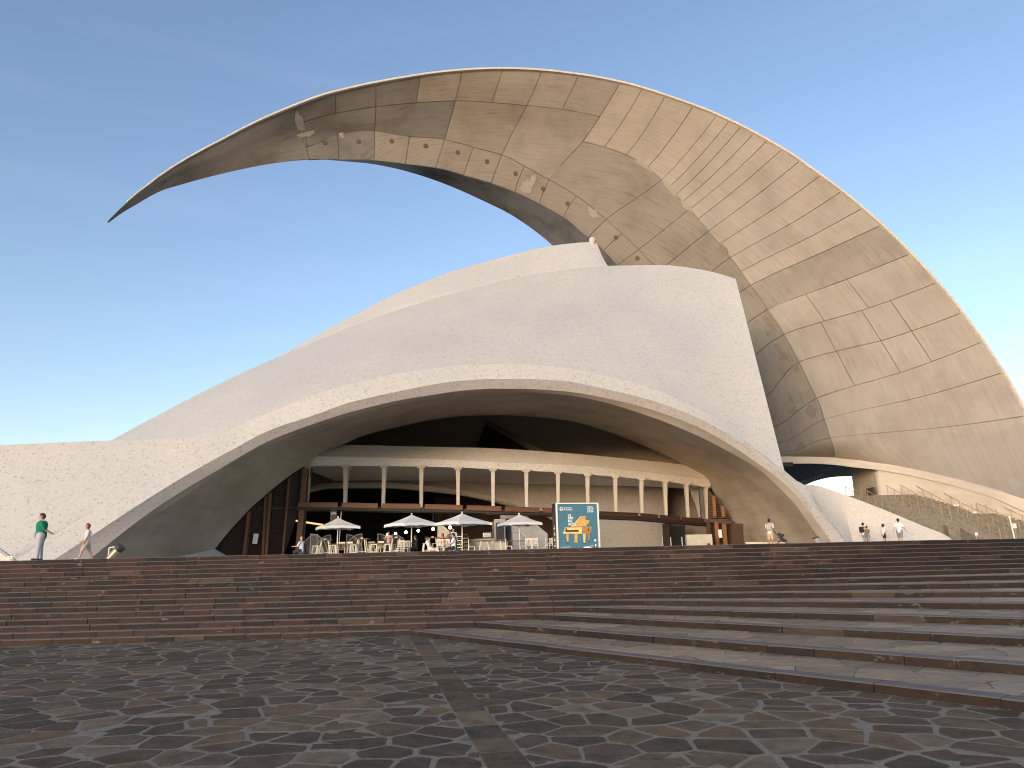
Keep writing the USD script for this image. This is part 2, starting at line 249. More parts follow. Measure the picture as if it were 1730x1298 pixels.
M['skin'] = plain('skin', (0.46, 0.27, 0.185), 0.55, var=0.05); M['skin_tan'] = plain('tanned_skin', (0.36, 0.19, 0.115), 0.55, var=0.05)
for nm, c in dict(green=(0.0, 0.17, 0.085), lilac=(0.44, 0.41, 0.45), palecloth=(0.60, 0.58, 0.54), beige=(0.42, 0.35, 0.26), navy=(0.022, 0.028, 0.045), whitecloth=(0.74, 0.72, 0.71), khaki=(0.44, 0.35, 0.23), greycloth=(0.20, 0.21, 0.215), blackcloth=(0.022, 0.018, 0.022), denim=(0.16, 0.23, 0.29), olive=(0.16, 0.15, 0.085), redcloth=(0.46, 0.035, 0.025), bluegrey=(0.20, 0.215, 0.27), skyblue=(0.46, 0.52, 0.62), pinkcloth=(0.55, 0.38, 0.30), pack=(0.42, 0.36, 0.32), scarf=(0.40, 0.48, 0.56)).items(): M[nm] = plain(nm + '_fabric', c, 0.85, var=0.1, scale=12)
for nm, c in dict(hair_brown=(0.055, 0.026, 0.014), hair_red=(0.11, 0.038, 0.018), hair_black=(0.012, 0.010, 0.009)).items(): M[nm] = plain(nm, c, 0.5, var=0.3, scale=40)

def joined(ms):                          # many stones in one mesh, each with a tone of its own carried in its uv
    return dict(mesh=trimesh.util.concatenate(ms), uv=np.vstack([np.c_[np.full(len(m.vertices), t_), np.zeros(len(m.vertices))] for m, t_ in zip(ms, nrng.random(len(ms)))]))
def stuff(name, ms, mk, parent):
    j = joined(ms); obj(name, j['mesh'], mk, parent, uv=j['uv'], kind='stuff')
# ------------------------------------------------------------------ ground, upper terrace, steps
NS, RISE, TREAD = 16, 0.15, 0.42
CX = [-3.05, -1.25, 0.5, 1.75, 3.0, 4.15, 5.0, 6.5, 7.6, 8.9, 10.1, 11.3, 12.4, 13.5, 14.5, 15.5]
RP = [(6.54, 10.3), (7.88, 12.27), (9.33, 14.4), (10.81, 16.57), (12.33, 18.8), (13.83, 21.01), (15.07, 22.82), (16.39, 24.76), (17.69, 26.65)] + [(18.6 + 0.75 * i, 27.45 + 0.72 * i) for i in range(7)]
def left_y(k, x): return 21.8 + TREAD * k + 0.03 * (x + 14.5)
edges = []
for k in range(NS):
    c = np.array([CX[k], left_y(k, CX[k])]); r = np.array(RP[k]); d = r - c
    edges.append([np.array([-27.0, left_y(k, -27.0)]), c, c + d * (1.55 if k < 9 else 2.2)])
obj('ground', trimesh.Trimesh([(-4000, -4000, -0.06), (4000, -4000, -0.06), (4000, 4000, -0.06), (-4000, 4000, -0.06)], [(0, 1, 2), (0, 2, 3)]), M['earth'], kind='structure', label='flat ground running out to the horizon')
# upper terrace block
e16 = edges[-1]
tp = Polygon([e16[0] + (0, 0.2), e16[1] + (0, 0.2), e16[2] + (0, 0.2), (80, 45), (140, 60), (140, 150), (-140, 150), (-140, 26), (-27, 27.9)])
obj('terrace', MB().prism(tp.buffer(0), -0.05, 2.385), M['terrace'], kind='structure', label='paved upper terrace in front of the concert hall')

steps = thing('stone_steps', 'wide flight of dark brown stone steps climbing to the upper terrace', kind='structure')
core = MB()
for k in range(NS):
    a, c, b = edges[k]
    back = [(b[0] + 14, b[1] + 14), (60, 44), (-27, 30)]
    pl = Polygon([a + (0, 0.03), c + (0.02, 0.03), b + (0.03, 0.03)] + back).buffer(0)
    core.prism(pl if pl.geom_type == 'Polygon' else max(pl.geoms, key=lambda q: q.area), -0.05, RISE * (k + 1) - 0.012)
obj('mortar_bed', core, M['bed'], steps)
blocks = []                                                   # (distance, mesh, material key)
for k in range(NS):
    a, c, b = edges[k]
    for side, (p, q) in enumerate(((a, c), (c, b))):
        L = np.linalg.norm(q - p); d = (q - p) / L; nrm = np.array([-d[1], d[0]]); yaw = math.degrees(math.atan2(d[1], d[0])); s = 0.0
        dep = TREAD + 0.03 if side == 0 else 0.36
        while s < L - 0.05:
            w = min(rng.uniform(0.62, 1.55) if side == 0 else rng.uniform(0.8, 1.9), L - s)
            if L - s - w < 0.4: w = L - s
            gap = rng.uniform(0.006, 0.016)
            m = rbox(w - gap, dep, RISE + 0.012, 0.018)
            m.vertices[:, 2] += RISE * k - 0.012 + rng.uniform(-0.004, 0.004)
            m.vertices += np.c_[nrng.uniform(-0.004, 0.004, (len(m.vertices), 2)), np.zeros(len(m.vertices))]
            m.apply_transform(trimesh.transformations.rotation_matrix(math.radians(yaw + rng.uniform(-0.15, 0.15)), [0, 0, 1]))
            ctr = p + d * (s + w / 2) + nrm * (dep / 2 + rng.uniform(-0.012, 0.012))
            m.apply_translation((ctr[0], ctr[1], 0)); vis = abs(ctr[0]) < 0.78 * ctr[1]
            if ctr[1] > 3: blocks.append((np.linalg.norm(ctr) + (0 if vis else 200), m, 'step' if side == 0 else 'step_right'))
            s += w
blocks.sort(key=lambda q: q[0])
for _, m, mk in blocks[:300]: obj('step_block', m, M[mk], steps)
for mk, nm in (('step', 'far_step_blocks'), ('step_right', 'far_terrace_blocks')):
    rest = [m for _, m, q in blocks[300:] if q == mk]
    if rest: stuff(nm, rest, M[mk], steps)

def flag_mesh(poly, z, h=0.03, bev=0.010):
    o = np.array(poly.exterior.coords)[:-1]
    if Polygon(o).exterior.is_ccw is False: o = o[::-1]
    inn = poly.buffer(-bev, join_style=2)
    c = o.mean(0); i = c + (o - c) * (1 - bev / max(0.06, math.sqrt(poly.area) / 2)); n = len(o)
    zz = z + nrng.uniform(-0.0025, 0.0025, n)
    v = np.vstack([np.c_[o, np.full(n, z - h)], np.c_[o, zz - bev * 0.6], np.c_[i, zz], [[c[0], c[1], z]]]); f = []
    for r in (0, n):
        for a in range(n): b = (a + 1) % n; f += [(r + a, r + b, r + n + b), (r + a, r + n + b, r + n + a)]
    for a in range(n): f.append((2 * n + a, 2 * n + (a + 1) % n, 3 * n))
    return trimesh.Trimesh(v, f, process=False)
def crazy(region, spacing, gap, z, seed, avoid=None):
    r = np.random.default_rng(seed); x0, y0, x1, y1 = region.bounds; pts = []
    nx, ny = int((x1 - x0) / spacing) + 2, int((y1 - y0) / (spacing * 0.8)) + 2
    for i in range(-1, nx + 1):
        for j in range(-1, ny + 1):
            if r.random() < 0.16: continue
            pts.append((x0 + (i + 0.5 * (j % 2) + r.uniform(-0.42, 0.42)) * spacing, y0 + (j + r.uniform(-0.42, 0.42)) * spacing * 0.8))
    vo = Voronoi(np.array(pts)); out = []
    for reg in vo.point_region:
        idx = vo.regions[reg]
        if not idx or -1 in idx: continue
        p = Polygon(vo.vertices[idx])
        if not p.intersects(region): continue
        p = p.intersection(region)
        if avoid is not None: p = p.difference(avoid)
        p = p.buffer(-r.uniform(*gap), join_style=2).simplify(0.03)
        for q in getattr(p, 'geoms', [p]):
            if q.is_empty or q.area < 0.02: continue
            e = q.buffer(-0.045, join_style=1, quad_segs=1).buffer(0.045, quad_segs=1).simplify(0.012)
            if e.is_empty or e.geom_type != 'Polygon' or len(e.interiors): continue
            q = Polygon([(x + r.uniform(-0.012, 0.012), y + r.uniform(-0.012, 0.012)) for x, y in list(e.exterior.coords)[:-1]])
            if not q.is_valid or q.area < 0.015: continue
            out.append((q.centroid, flag_mesh(q, z + r.uniform(-0.0024, 0.0024))))
    return out

lower = thing('lower_plaza', 'lower plaza paved in crazy-laid grey basalt flagstones', kind='structure')
low_poly = Polygon([(-30, 2.0), (15, 2.0), tuple(edges[0][2]), tuple(edges[0][1]), tuple(edges[0][0])])
obj('mortar_bed', MB().prism(low_poly.buffer(0.2), -0.05, 0.0115), M['mortar'], lower)
# straight band of slabs
b0, b1 = np.array([0.90, 3.2]), np.array([-2.86, 22.0]); bd = (b1 - b0) / np.linalg.norm(b1 - b0); bn = np.array([-bd[1], bd[0]])
band = LineString([b0 - bd * 2, b1]).buffer(0.235, cap_style=2)
band2 = LineString([b0 - bd * 2, b1]).buffer(0.214, cap_style=2)
view = Polygon([(-2.5, 3.5), (2.5, 3.5), (16.5, 22.8), (-20.5, 22.8)])
stones = crazy(low_poly.buffer(-0.01).intersection(view), 0.61, (0.012, 0.036), 0.0145, 11, band2)
s = 0.0; L = np.linalg.norm(b1 - b0) + 2; slabs = []
while s < L - 0.3:
    w = rng.uniform(0.38, 1.05); w = min(w, L - s)
    ctr = b0 - bd * 2 + bd * (s + w / 2)
    m = rbox(w - 0.012, 0.45, 0.034, 0.006); m.apply_transform(trimesh.transformations.rotation_matrix(math.atan2(bd[1], bd[0]), [0, 0, 1])); m.apply_translation((ctr[0], ctr[1], -0.017))
    slabs.append(m); s += w
stones.sort(key=lambda q: q[0].y)
for _, m in stones[:300]: obj('flagstone', m, M['flag'], lower)
stuff('far_flagstones', [m for _, m in stones[300:]], M['flag'], lower)
for m in slabs: obj('band_slab', m, M['flag'], lower)
# treads of the broad terraces on the right
treads = []
for k in range(9):
    c, b = edges[k][1], edges[k][2]; c2, b2 = edges[k + 1][1], edges[k + 1][2]
    d = (b - c) / np.linalg.norm(b - c); nr = np.array([-d[1], d[0]])
    reg = Polygon([c + nr * 0.37, b + nr * 0.37, b2 - (0.02, 0.02), c2 - (0.0, 0.02)]).buffer(0)
    reg = reg.intersection(Polygon([(-4, 4), (3, 4), (26, 30), (-4, 30)]))
    if reg.is_empty or reg.area < 0.3: continue
    treads += crazy(reg, 0.85, (0.006, 0.014), RISE * (k + 1) - 0.004, 40 + k)
treads.sort(key=lambda q: math.hypot(q[0].x, q[0].y))
for _, m in treads[:300]: obj('tread_stone', m, M['tread'], steps)
if len(treads) > 300: stuff('far_tread_stones', [m for _, m in treads[300:]], M['tread'], steps)

# ------------------------------------------------------------------ the concert hall
hall = thing('concert_hall', 'white sculptural concert hall with a crescent concrete wing sweeping over it', 'building')
def Yl(x): return float(np.interp(x, [0, 100, 400, 850, 1300, 1435], [40.5, 42, 46, 50, 54, 55.2]))
def lift(pts, dy=0.0): return [(x, y, Yl(x) + dy) for x, y in pts]
Gc = [(60, 925), (158, 865.6), (215, 831), (264, 804), (312, 775), (364, 741), (428, 708), (480, 687), (540, 665), (592, 649.5), (669, 632), (718, 624.5), (779, 617), (833, 615), (881, 616), (949, 620.7), (1017, 634), (1094, 654), (1171, 687), (1240, 730), (1284, 764), (1325, 795)]
Gx = Gc + [(1348, 814), (1363, 822), (1371, 838), (1379, 853), (1402, 880), (1440, 927)]
Bc = [(60, 966), (82, 952), (152, 907), (208, 870), (265.6, 833), (327, 796), (390, 761.5), (455, 727.5), (534, 700.6), (588, 681), (626.5, 671.7), (680, 660), (733, 649.5), (783, 643), (833, 640.5), (881.5, 640.5), (960, 644.7), (1003.5, 653.4), (1100, 676.5), (1171, 702.5), (1234, 736), (1284, 768), (1315, 794), (1344, 819), (1372.5, 855.6), (1401, 884.5), (1436, 927)]
Ac = [(143, 952), (192.4, 912), (235, 879), (273, 852), (321.5, 821.3), (369.6, 793.4), (455, 745), (534, 715), (588, 697.7), (680, 675.5), (733, 667), (783, 660), (833, 657), (881.5, 657.2), (960, 662), (1003.5, 669), (1075, 685), (1171, 718), (1234, 752), (1284, 786), (1315, 809), (1344, 836), (1365, 861), (1388, 892), (1411, 927)]
Sc = [(160, 953), (190.5, 926), (235, 891), (273, 864), (321.5, 832), (369.6, 800), (455, 751.5), (534, 721.8), (588, 703.5), (680, 681), (733, 672), (783, 665), (833, 661.7), (881.5, 662), (960, 668), (1003.5, 675.5), (1094, 702.5), (1171, 733), (1234, 765), (1284, 795), (1315, 823), (1344, 853.7), (1365, 882.6), (1378, 902), (1392, 927)]
Ic = [(350, 945, 51.5), (364, 926, 52.5), (390.5, 894, 53.3), (421, 861, 54.2), (451.5, 834, 55), (488, 805, 56), (516, 786, 56.8), (545.6, 764, 57.8), (584, 749, 59), (611, 737, 59.6), (680, 720, 60.8), (733, 709, 61.6), (795, 702.5, 62.5), (843, 701.5, 63.2), (900.7, 704.4, 64.2), (960, 711, 65.6), (1017, 726.6, 67.4), (1078.6, 749.7, 69.4), (1153.7, 785, 71.4), (1192, 809, 72), (1206, 832, 71.6), (1238, 882.6, 70), (1262, 927, 68.5)]
Tc = [(100, 796, 48), (187.6, 744.7, 52), (269.5, 700, 55), (380, 644, 58), (476, 601, 60.5), (547.5, 570.6, 62), (620, 542, 63), (700, 515, 64), (804, 486, 65), (908, 463, 66), (1029.5, 449.4, 66.4), (1116, 448, 66), (1185.6, 456, 65), (1243, 471.5, 63.5)]
NQ = 120
def rs(c, n=NQ):                                       # resample (px,py,Y) with a cubic spline in chord length
    return spl(c, n)
def pxrow(c, xs):                                       # sample a curve at given px
    c = np.asarray(c, float); return np.c_[xs, PchipInterpolator(c[:, 0], c[:, 1])(xs), PchipInterpolator(c[:, 0], c[:, 2])(xs)]
# main front shell, bulging slightly
gT, gG = rs(Tc), rs(lift(Gc, 0.3)); rows = []
for s in np.linspace(0, 1, 16):
    r = gT * (1 - s) + gG * s; r[:, 2] -= 2.4 * math.sin(math.pi * s) * np.interp(np.linspace(0, 1, NQ), [0, 0.3, 0.7, 1], [0.2, 0.9, 1, 0.9]); rows.append(r)
obj('front_shell', solid(P3(np.array(rows)), 0.5), M['mosaic'], hall, smooth=True)
# edge strip, tiled band and reveal of the great opening
gS_ = lift([(14, 954)] + Gx, 0.3); strip = [rs(gS_, 140), rs(lift(Bc), 140)]
obj('opening_edge', solid(P3(np.array([strip[0] * (1 - s) + strip[1] * s for s in np.linspace(0, 1, 4)])), 0.35), M['mosaic'], hall, smooth=40)
def lift2(c, d): return rs(lift(c, d), 140)
bandg = [lift2(Bc, 0.01), lift2(Ac, 0.45)]
obj('opening_band', solid(P3(np.array([bandg[0] * (1 - s) + bandg[1] * s for s in np.linspace(0, 1, 3)])), 0.3), M['mosaic_band'], hall, smooth=40)
revg = [lift2(Ac, 0.46), lift2(Sc, 1.0)]
rg = P3(np.array([revg[0] * (1 - s) + revg[1] * s for s in np.linspace(0, 1, 3)]))
def guv(g):
    du = np.r_[0, np.cumsum(np.linalg.norm(np.diff(g.mean(0), axis=0), axis=1))]; dv = np.r_[0, np.cumsum(np.linalg.norm(np.diff(g, axis=0), axis=2).mean(1))]
    U, V = np.meshgrid(du, dv); return np.stack([U, V], -1).reshape(-1, 2)
def slab_uv(g, th, swap=False):
    u = guv(g); u = u[:, ::-1] if swap else u; return solid(g, th), solid_uv(g, u)
m, u = slab_uv(rg, 0.25); obj('opening_reveal', m, M['soffit'], hall, smooth=True, uv=u)
gS, gI = lift2(Sc, 1.05), rs(Ic, 140); rows = []
for s in np.linspace(0, 1, 14):
    r = gS * (1 - s) + gI * s; r[:, 1] -= 4.0 * math.sin(math.pi * s) * np.sin(np.linspace(0, math.pi, 140)); rows.append(r)
g = P3(np.array(rows)); m, u = slab_uv(g, 0.3, True)
u = solid_uv(g, np.c_[g.reshape(-1, 3)[:, 0] * 0.9 + g.reshape(-1, 3)[:, 1], g.reshape(-1, 3)[:, 2]])
obj('opening_soffit', m, M['soffit'], hall, smooth=True, uv=u)
# low tiled wall on the left that runs into the shell
top = [(-260, 768, 40.5), (-100, 758, 42), (0, 752.5, 43), (188, 744.5, 44.6), (364, 741, 45.8)]
bot = [(-300, 975, 39), (-200, 970, 39.6), (-100, 965, 40), (0, 964, 40.5), (40, 958, 41.0)]
A_, B_ = rs(top, 60), rs(bot, 60); rows = []
for s in np.linspace(0, 1, 14):
    r = A_ * (1 - s) + B_ * s
    gx = np.interp(r[-1, 1], [q[1] for q in Gc[::-1]][-6:] + [955], [q[0] for q in Gc[::-1]][-6:] + [12])
    r[:, 0] += (gx - r[-1, 0]) * np.linspace(0, 1, 60) ** 2; r[:, 2] += (Yl(gx) + 0.32 - r[-1, 2]) * np.linspace(0, 1, 60) ** 2; rows.append(r)
obj('left_wall', solid(P3(np.array(rows)), 0.45), M['mosaic'], hall, smooth=40)
# second shell behind, with the small ball on its tip
T2 = [(440, 640, 66), (476, 601, 67), (513, 579, 68), (547, 560, 68.6), (604, 530, 69.5), (670, 496, 70.5), (752, 463, 71.5), (814, 444, 72), (873, 429, 72.4), (936, 415, 72.6), (1002, 409, 72.6), (1008, 409.5, 72.6)]
L2 = [(470, 680, 66), (520, 620, 66.6), (560, 604, 67), (600, 590, 67.3), (660, 570, 67.6), (720, 545, 68), (800, 525, 68.4), (860, 510, 68.6), (920, 500, 68.8), (980, 490, 69), (1050, 480, 69), (1062, 490, 69)]
A_, B_ = rs(T2, 80), rs(L2, 80); rows = []
for s in np.linspace(0, 1, 12):
    r = A_ * (1 - s) + B_ * s; w = np.linspace(0, 1, 80) ** 6; r[:, 2] -= 1.2 * math.sin(math.pi * s); r[:, 0] -= 8 * w * math.sin(math.pi * s); rows.append(r)
obj('rear_shell', solid(P3(np.array(rows)), 0.5), M['mosaic'], hall, smooth=40)
q = P(1001, 406, 72.4); obj('finial', MB().ball(q + (0, 0, 0.0), 0.36).tube(q - (0, 0, 0.7), q, 0.24, 0.3), M['cream'], hall, smooth=50)

# the wing: rows of (R, M, C, S, K, B2)
W = [((180, 376.5), (180.5, 376.8), (181, 377), (181.5, 377.3), (182, 377.6), (182, 377.6)),
     ((261, 305.5), (263, 311), (264, 315), (266, 320), (268, 324.5), (268, 325)),
     ((393, 229), (393, 246), (393, 262), (393, 276), (393, 290), (393, 291)),
     ((500, 180.5), (505, 205), (510, 228), (516, 250), (523, 270), (523, 271)),
     ((566, 158), (567, 187), (568, 215), (570, 228), (573, 270), (574, 271.5)),
     ((635, 142.4), (635, 175), (634, 208), (633, 222), (632, 271.5), (637, 278)),
     ((710, 129.5), (704, 168), (697, 205), (692, 231), (685, 277.5), (692, 290.5)),
     ((781, 121.5), (771, 164), (760, 205), (751, 236), (736, 284), (745, 308)),
     ((849, 118.8), (833, 167), (818, 207), (800, 249), (783, 296), (795, 329)),
     ((915, 121.5), (893, 172), (872, 213), (848, 262), (830, 310), (842, 351)),
     ((977, 128.6), (953, 178), (925, 224), (886, 281), (870, 325), (880, 373)),
     ((1047, 141.4), (1018, 190), (985, 239), (928, 304), (912, 345), (913, 397)),
     ((1123, 163.5), (1095, 212), (1058, 262), (974, 331), (953, 368), (943, 424)),
     ((1210, 196), (1166, 252), (1118, 304), (1024, 371), (995, 402), (968, 455)),
     ((1251, 215.2), (1199, 274), (1142, 329), (1051, 395), (1020, 424), (990, 480)),
     ((1295, 239), (1232, 299), (1165, 354), (1079, 422), (1043, 448), (1010, 505)),
     ((1350, 273.2), (1275, 333), (1197, 391), (1113, 458), (1075, 485), (1035, 540)),
     ((1420, 324.6), (1330, 382), (1234, 435), (1150, 502), (1110, 530), (1065, 590)),
     ((1487, 381.5), (1380, 431), (1268, 482), (1186, 546), (1140, 575), (1090, 635)),
     ((1536, 430), (1418, 477), (1297, 523), (1216, 585), (1165, 615), (1110, 670)),
     ((1581, 478.5), (1455, 525), (1325, 565), (1246, 625), (1190, 655), (1130, 700)),
     ((1622.5, 529.5), (1488, 576), (1350, 612), (1288, 675), (1215, 695), (1150, 730)),
     ((1658, 578.5), (1521, 630), (1380, 673), (1312, 720), (1245, 738), (1180, 760)),
     ((1692, 630.5), (1545, 674), (1393, 709), (1330, 745), (1270, 758), (1205, 770)),
     ((1731, 703.5), (1570, 725), (1403, 740), (1345, 760), (1290, 767), (1230, 776)),
     ((1800, 868), (1606, 809.5), (1412, 774.5), (1360, 772.8), (1312, 774), (1250, 782))]
YR = [70, 71.5, 73, 74.3, 75, 75.6, 76, 76.3, 76.5, 76.6, 76.6, 76.4, 76, 75.5, 75.2, 74.8, 74.2, 73.4, 72.6, 71.8, 71, 70.2, 69.2, 68, 66.5, 59.5]
YK = [70.1, 72.5, 75.2, 77.4, 78.6, 79.6, 80.5, 81.3, 82, 82.5, 83, 83.4, 83.6, 83.6, 83.5, 83.4, 83.2, 82.8, 82.4, 82, 81.5, 81, 80.4, 79.6, 78.8, 78]
fr = [0, 0.22, 0.5, 0.75, 1.0]
ctl = []
for i, row in enumerate(W):
    line = []
    for j in range(5): line.append(P(*row[j], YR[i] * (1 - fr[j]) + YK[i] * fr[j] + (0.9 * math.sin(math.pi * fr[j]) if 2 < i < 25 else 0)))
    if i == 25:
        for j, yy in enumerate((59.5, 66.6, 75, 76.5, 78)): line[j] = P(*row[j], yy)
    mids = PchipInterpolator(np.arange(5), np.array(line), axis=0)([0.5, 1.5])
    if i == 25: mids = [P(1703, 837, 61.8), P(1509, 788, 71.2)]
    line = [line[0], mids[0], line[1], mids[1], line[2], line[3], line[4]]
    line.append(P(*row[5], YK[i] + min(5.0, 0.75 * max(0, i - 2))))
    ctl.append(line)
ctl = np.array(ctl); tt = np.arange(len(W), dtype=float)
def tip_row(px, Ya, Yb):
    l5 = [P(*px[j], Ya * (1 - fr[j]) + Yb * fr[j]) for j in range(5)]; mm = PchipInterpolator(np.arange(5), np.array(l5), axis=0)([0.5, 1.5])
    return np.array([l5[0], mm[0], l5[1], mm[1], l5[2], l5[3], l5[4], P(*px[5], Yb)])
ex = [tip_row(((219, 338), (219, 342.5), (219, 346), (219, 349), (219, 352), (219, 352.2)), 70.7, 71.2), tip_row(((323, 265.6), (321, 278), (320, 288.5), (318, 299), (316.5, 309.3), (316.5, 309.6)), 72.2, 73.8)]
ctl = np.concatenate([ctl[:1], ex[:1], ctl[1:2], ex[1:], ctl[2:]]); tt = np.r_[0, 0.5, 1, 1.5, tt[2:]]
wing_t = Akima1DInterpolator(tt, ctl, axis=0); SK = np.array([0, 0.5, 1, 1.5, 2, 3, 4.0])
def face_at(c, q): return PchipInterpolator(SK, c[:7], axis=0)(q)
def wing_pt(t, s):                                      # s in 0 (rim R) .. 4 (fold K)
    return face_at(wing_t(min(25.0, max(0.0, t))), s)
SS = np.linspace(0, 4, 17); TT = np.linspace(2.99, 25, 137)
ring = []
for t in TT:
    c = wing_t(t); face = face_at(c, SS)
    dd = face - Ov; face = face + dd / np.linalg.norm(dd, axis=1)[:, None] * 0.16 * min(1.0, 0.15 + t / 2)
    wd = min(1.0, t / 4.0); R, B2 = c[0], c[7]; lw = min(1.0, max(0.0, t - 18) / 3)       # the foot thins to a curved wall
    ridge = (R + np.array([0, 0.5 * wd, 0.22 * wd])) * (1 - lw) + (R + np.array([0.35, 1.0, -0.1])) * lw
    top = ((R + B2) / 2 + np.array([0, 3.0 * wd + 0.02, 4.5 * wd + 0.02])) * (1 - lw) + (c[4] + np.array([0.2, 1.3, 0.1])) * lw
    bk = (B2 + np.array([0, 0.05, 0.02])) * (1 - lw) + (c[6] + np.array([-0.2, 1.2, 0.1])) * lw
    ru = (R + np.array([0, 0.02, 0.15 * wd])) * (1 - lw) + (R + np.array([0.3, 0.5, -0.05])) * lw; o_ = np.array([0.1, 1.2, 0.12]); top0 = (R + B2) / 2 + np.array([0, 3.0 * wd + 0.02, 4.5 * wd + 0.02])
    ring.append(np.vstack([face, [bk], *[[top0 * (1 - lw) + (c[q] + o_) * lw] for q in (4, 3, 2, 1)], [ridge], [ru]]))
wing = obj('roof_wing', loft_ring(np.array(ring), False), M['joint'], hall, smooth=30)
def patch(t0, t1, s0, s1, proud, nt=7, ns=5):
    g = np.array([[wing_pt(t, s) for t in np.linspace(t0, t1, nt)] for s in np.linspace(s0, s1, ns)]); return g
def panel(t0, t1, s0, s1, mk, gap=0.03, nt=7, ns=5):
    g = patch(t0, t1, s0, s1, 0, nt, ns)
    # recess the joints: shrink the panel by a few centimetres on every side
    lt = np.linalg.norm(np.diff(g[0], axis=0), axis=1).sum() / 2 + np.linalg.norm(np.diff(g[-1], axis=0), axis=1).sum() / 2; ls = np.linalg.norm(np.diff(g[:, 0], axis=0), axis=1).sum() / 2 + np.linalg.norm(np.diff(g[:, -1], axis=0), axis=1).sum() / 2
    et, es = min(0.3, gap / max(lt, 0.1)) * (t1 - t0), min(0.3, gap / max(ls, 0.1)) * (s1 - s0)
    g = patch(t0 + et, t1 - et, s0 + es, s1 - es, 0, nt, ns)
    g = g - 0.0
    nn = gnormals(g); fl = -np.sign((nn * (g - Ov)).sum(-1).mean()); jit = rng.uniform(-0.012, 0.012)
    g = g + nn * fl * (0.03 + jit)
    Tm = np.linspace(t0, t1, nt); base_u = np.array([np.interp(t, tt, arcR) for t in Tm])
    wl = np.array([np.linalg.norm(wing_t(t)[0] - wing_t(t)[6]) for t in Tm]) / 4; u = np.stack([np.tile(base_u, (ns, 1)), np.linspace(s0, s1, ns)[:, None] * wl[None]], -1).reshape(-1, 2)
    obj('concrete_panel', solid(g, 0.14), M[mk], wing, smooth=True, uv=solid_uv(g, u))
arcR = np.r_[0, np.cumsum(np.linalg.norm(np.diff(ctl[:, 4], axis=0), axis=1))]
# tip
panel(0.02, 3.0, 0, 4, 'concrete_grey', nt=32, ns=9)
# left and crown: strip with the portholes (s 3..4) and two courses above it
for i in range(3, 16):
    mk = 'concrete_grey' if i < 6 else 'concrete_old'
    panel(i, i + 1, 3.0, 4.0, 'concrete_old' if i > 4 else 'concrete_grey')
    if i < 11:
        if i % 2 == 1: panel(i, min(i + 2, 11), 1.15, 3.0, 'concrete_mid' if i > 8 else mk, nt=8)
        panel(i, i + 1, 0, 1.15, 'concrete_mid' if i > 7 else mk)
    else:
        if i in (11, 13): panel(i, i + 2, 2.0, 3.0, 'concrete_old', nt=8)
        if i == 15: panel(15, 16, 2.0, 3.0, 'concrete_old')
        for h in (0, 0.5): panel(i + h, i + h + 0.5, 0, 2.0, 'concrete', ns=6)
for i in range(16, 25):
    t1 = i + 1
    panel(i, t1, 2.0, 4.0, 'concrete_old', ns=9, nt=24 if i == 24 else 8)
    if i in (16, 17):
        for h in (0, 0.5): panel(i + h, i + h + 0.5, 0, 2.0, 'concrete', ns=6)
    elif i == 18: panel(i, t1, 0, 2.0, 'concrete_mid', ns=6)
    elif i in (19, 20, 21):
        cuts = [0, 0.62, 1.0, 1.5, 2.0] if i != 19 else [0, 0.9, 1.45, 2.0]
        for a, b in zip(cuts, cuts[1:]): panel(i, t1, a, b, 'concrete')
    else: panel(i, t1, 0, 2.0, 'concrete', ns=9, nt=24 if i == 24 else 8)
# portholes along the lower strip
for (px, py) in [(544, 235.5), (604.5, 236), (662, 240.5), (718, 249), (772, 261), (822, 276), (871, 295), (918, 317), (959, 342), (1041, 402), (1077, 436)]:
    best = min(((t, s) for t in np.arange(3, 16, 0.05) for s in (3.2, 3.35, 3.5)), key=lambda q: (lambda w: (w[0] - px) ** 2 + (w[1] - py) ** 2)((lambda c: (865 + FPX * ((c @ Xv) / (c @ Fv) * math.cos(ROLL) - (c @ Uv) / (c @ Fv) * math.sin(ROLL)), 649 + FPX * (-(c @ Xv) / (c @ Fv) * math.sin(ROLL) - (c @ Uv) / (c @ Fv) * math.cos(ROLL))))(wing_pt(*q) - Ov)))
    c = wing_pt(*best); d1 = wing_pt(best[0] + 0.2, best[1]) - c; d2 = wing_pt(best[0], best[1] + 0.2) - c; n = np.cross(d1, d2); n /= np.linalg.norm(n); n = n if n @ (c - Ov) < 0 else -n
    obj('porthole', MB().tube(c - n * 0.1, c + n * 0.10, 0.27, 0.27, 14), M['inner_brown'], wing)
# the shaded underside between the fold and the back edge
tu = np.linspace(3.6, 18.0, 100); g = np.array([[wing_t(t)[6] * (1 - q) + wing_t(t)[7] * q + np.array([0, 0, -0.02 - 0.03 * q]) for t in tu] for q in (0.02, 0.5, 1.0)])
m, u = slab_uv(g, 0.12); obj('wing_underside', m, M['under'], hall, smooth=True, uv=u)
def locate(px, py, s0=0.0, s1=4.0):
    best = (1e9, 0, 0)
    for t in np.arange(2.5, 25, 0.1):
        pts = face_at(wing_t(t), np.arange(s0, s1, 0.1)) - Ov; z = pts @ Fv; a = pts @ Xv / z; b = pts @ Uv / z
        d = (865 + FPX * (a * math.cos(ROLL) - b * math.sin(ROLL)) - px) ** 2 + (649 - FPX * (a * math.sin(ROLL) + b * math.cos(ROLL)) - py) ** 2; k_ = d.argmin()
        if d[k_] < best[0]: best = (d[k_], t, s0 + 0.1 * k_)
    return best[1:]
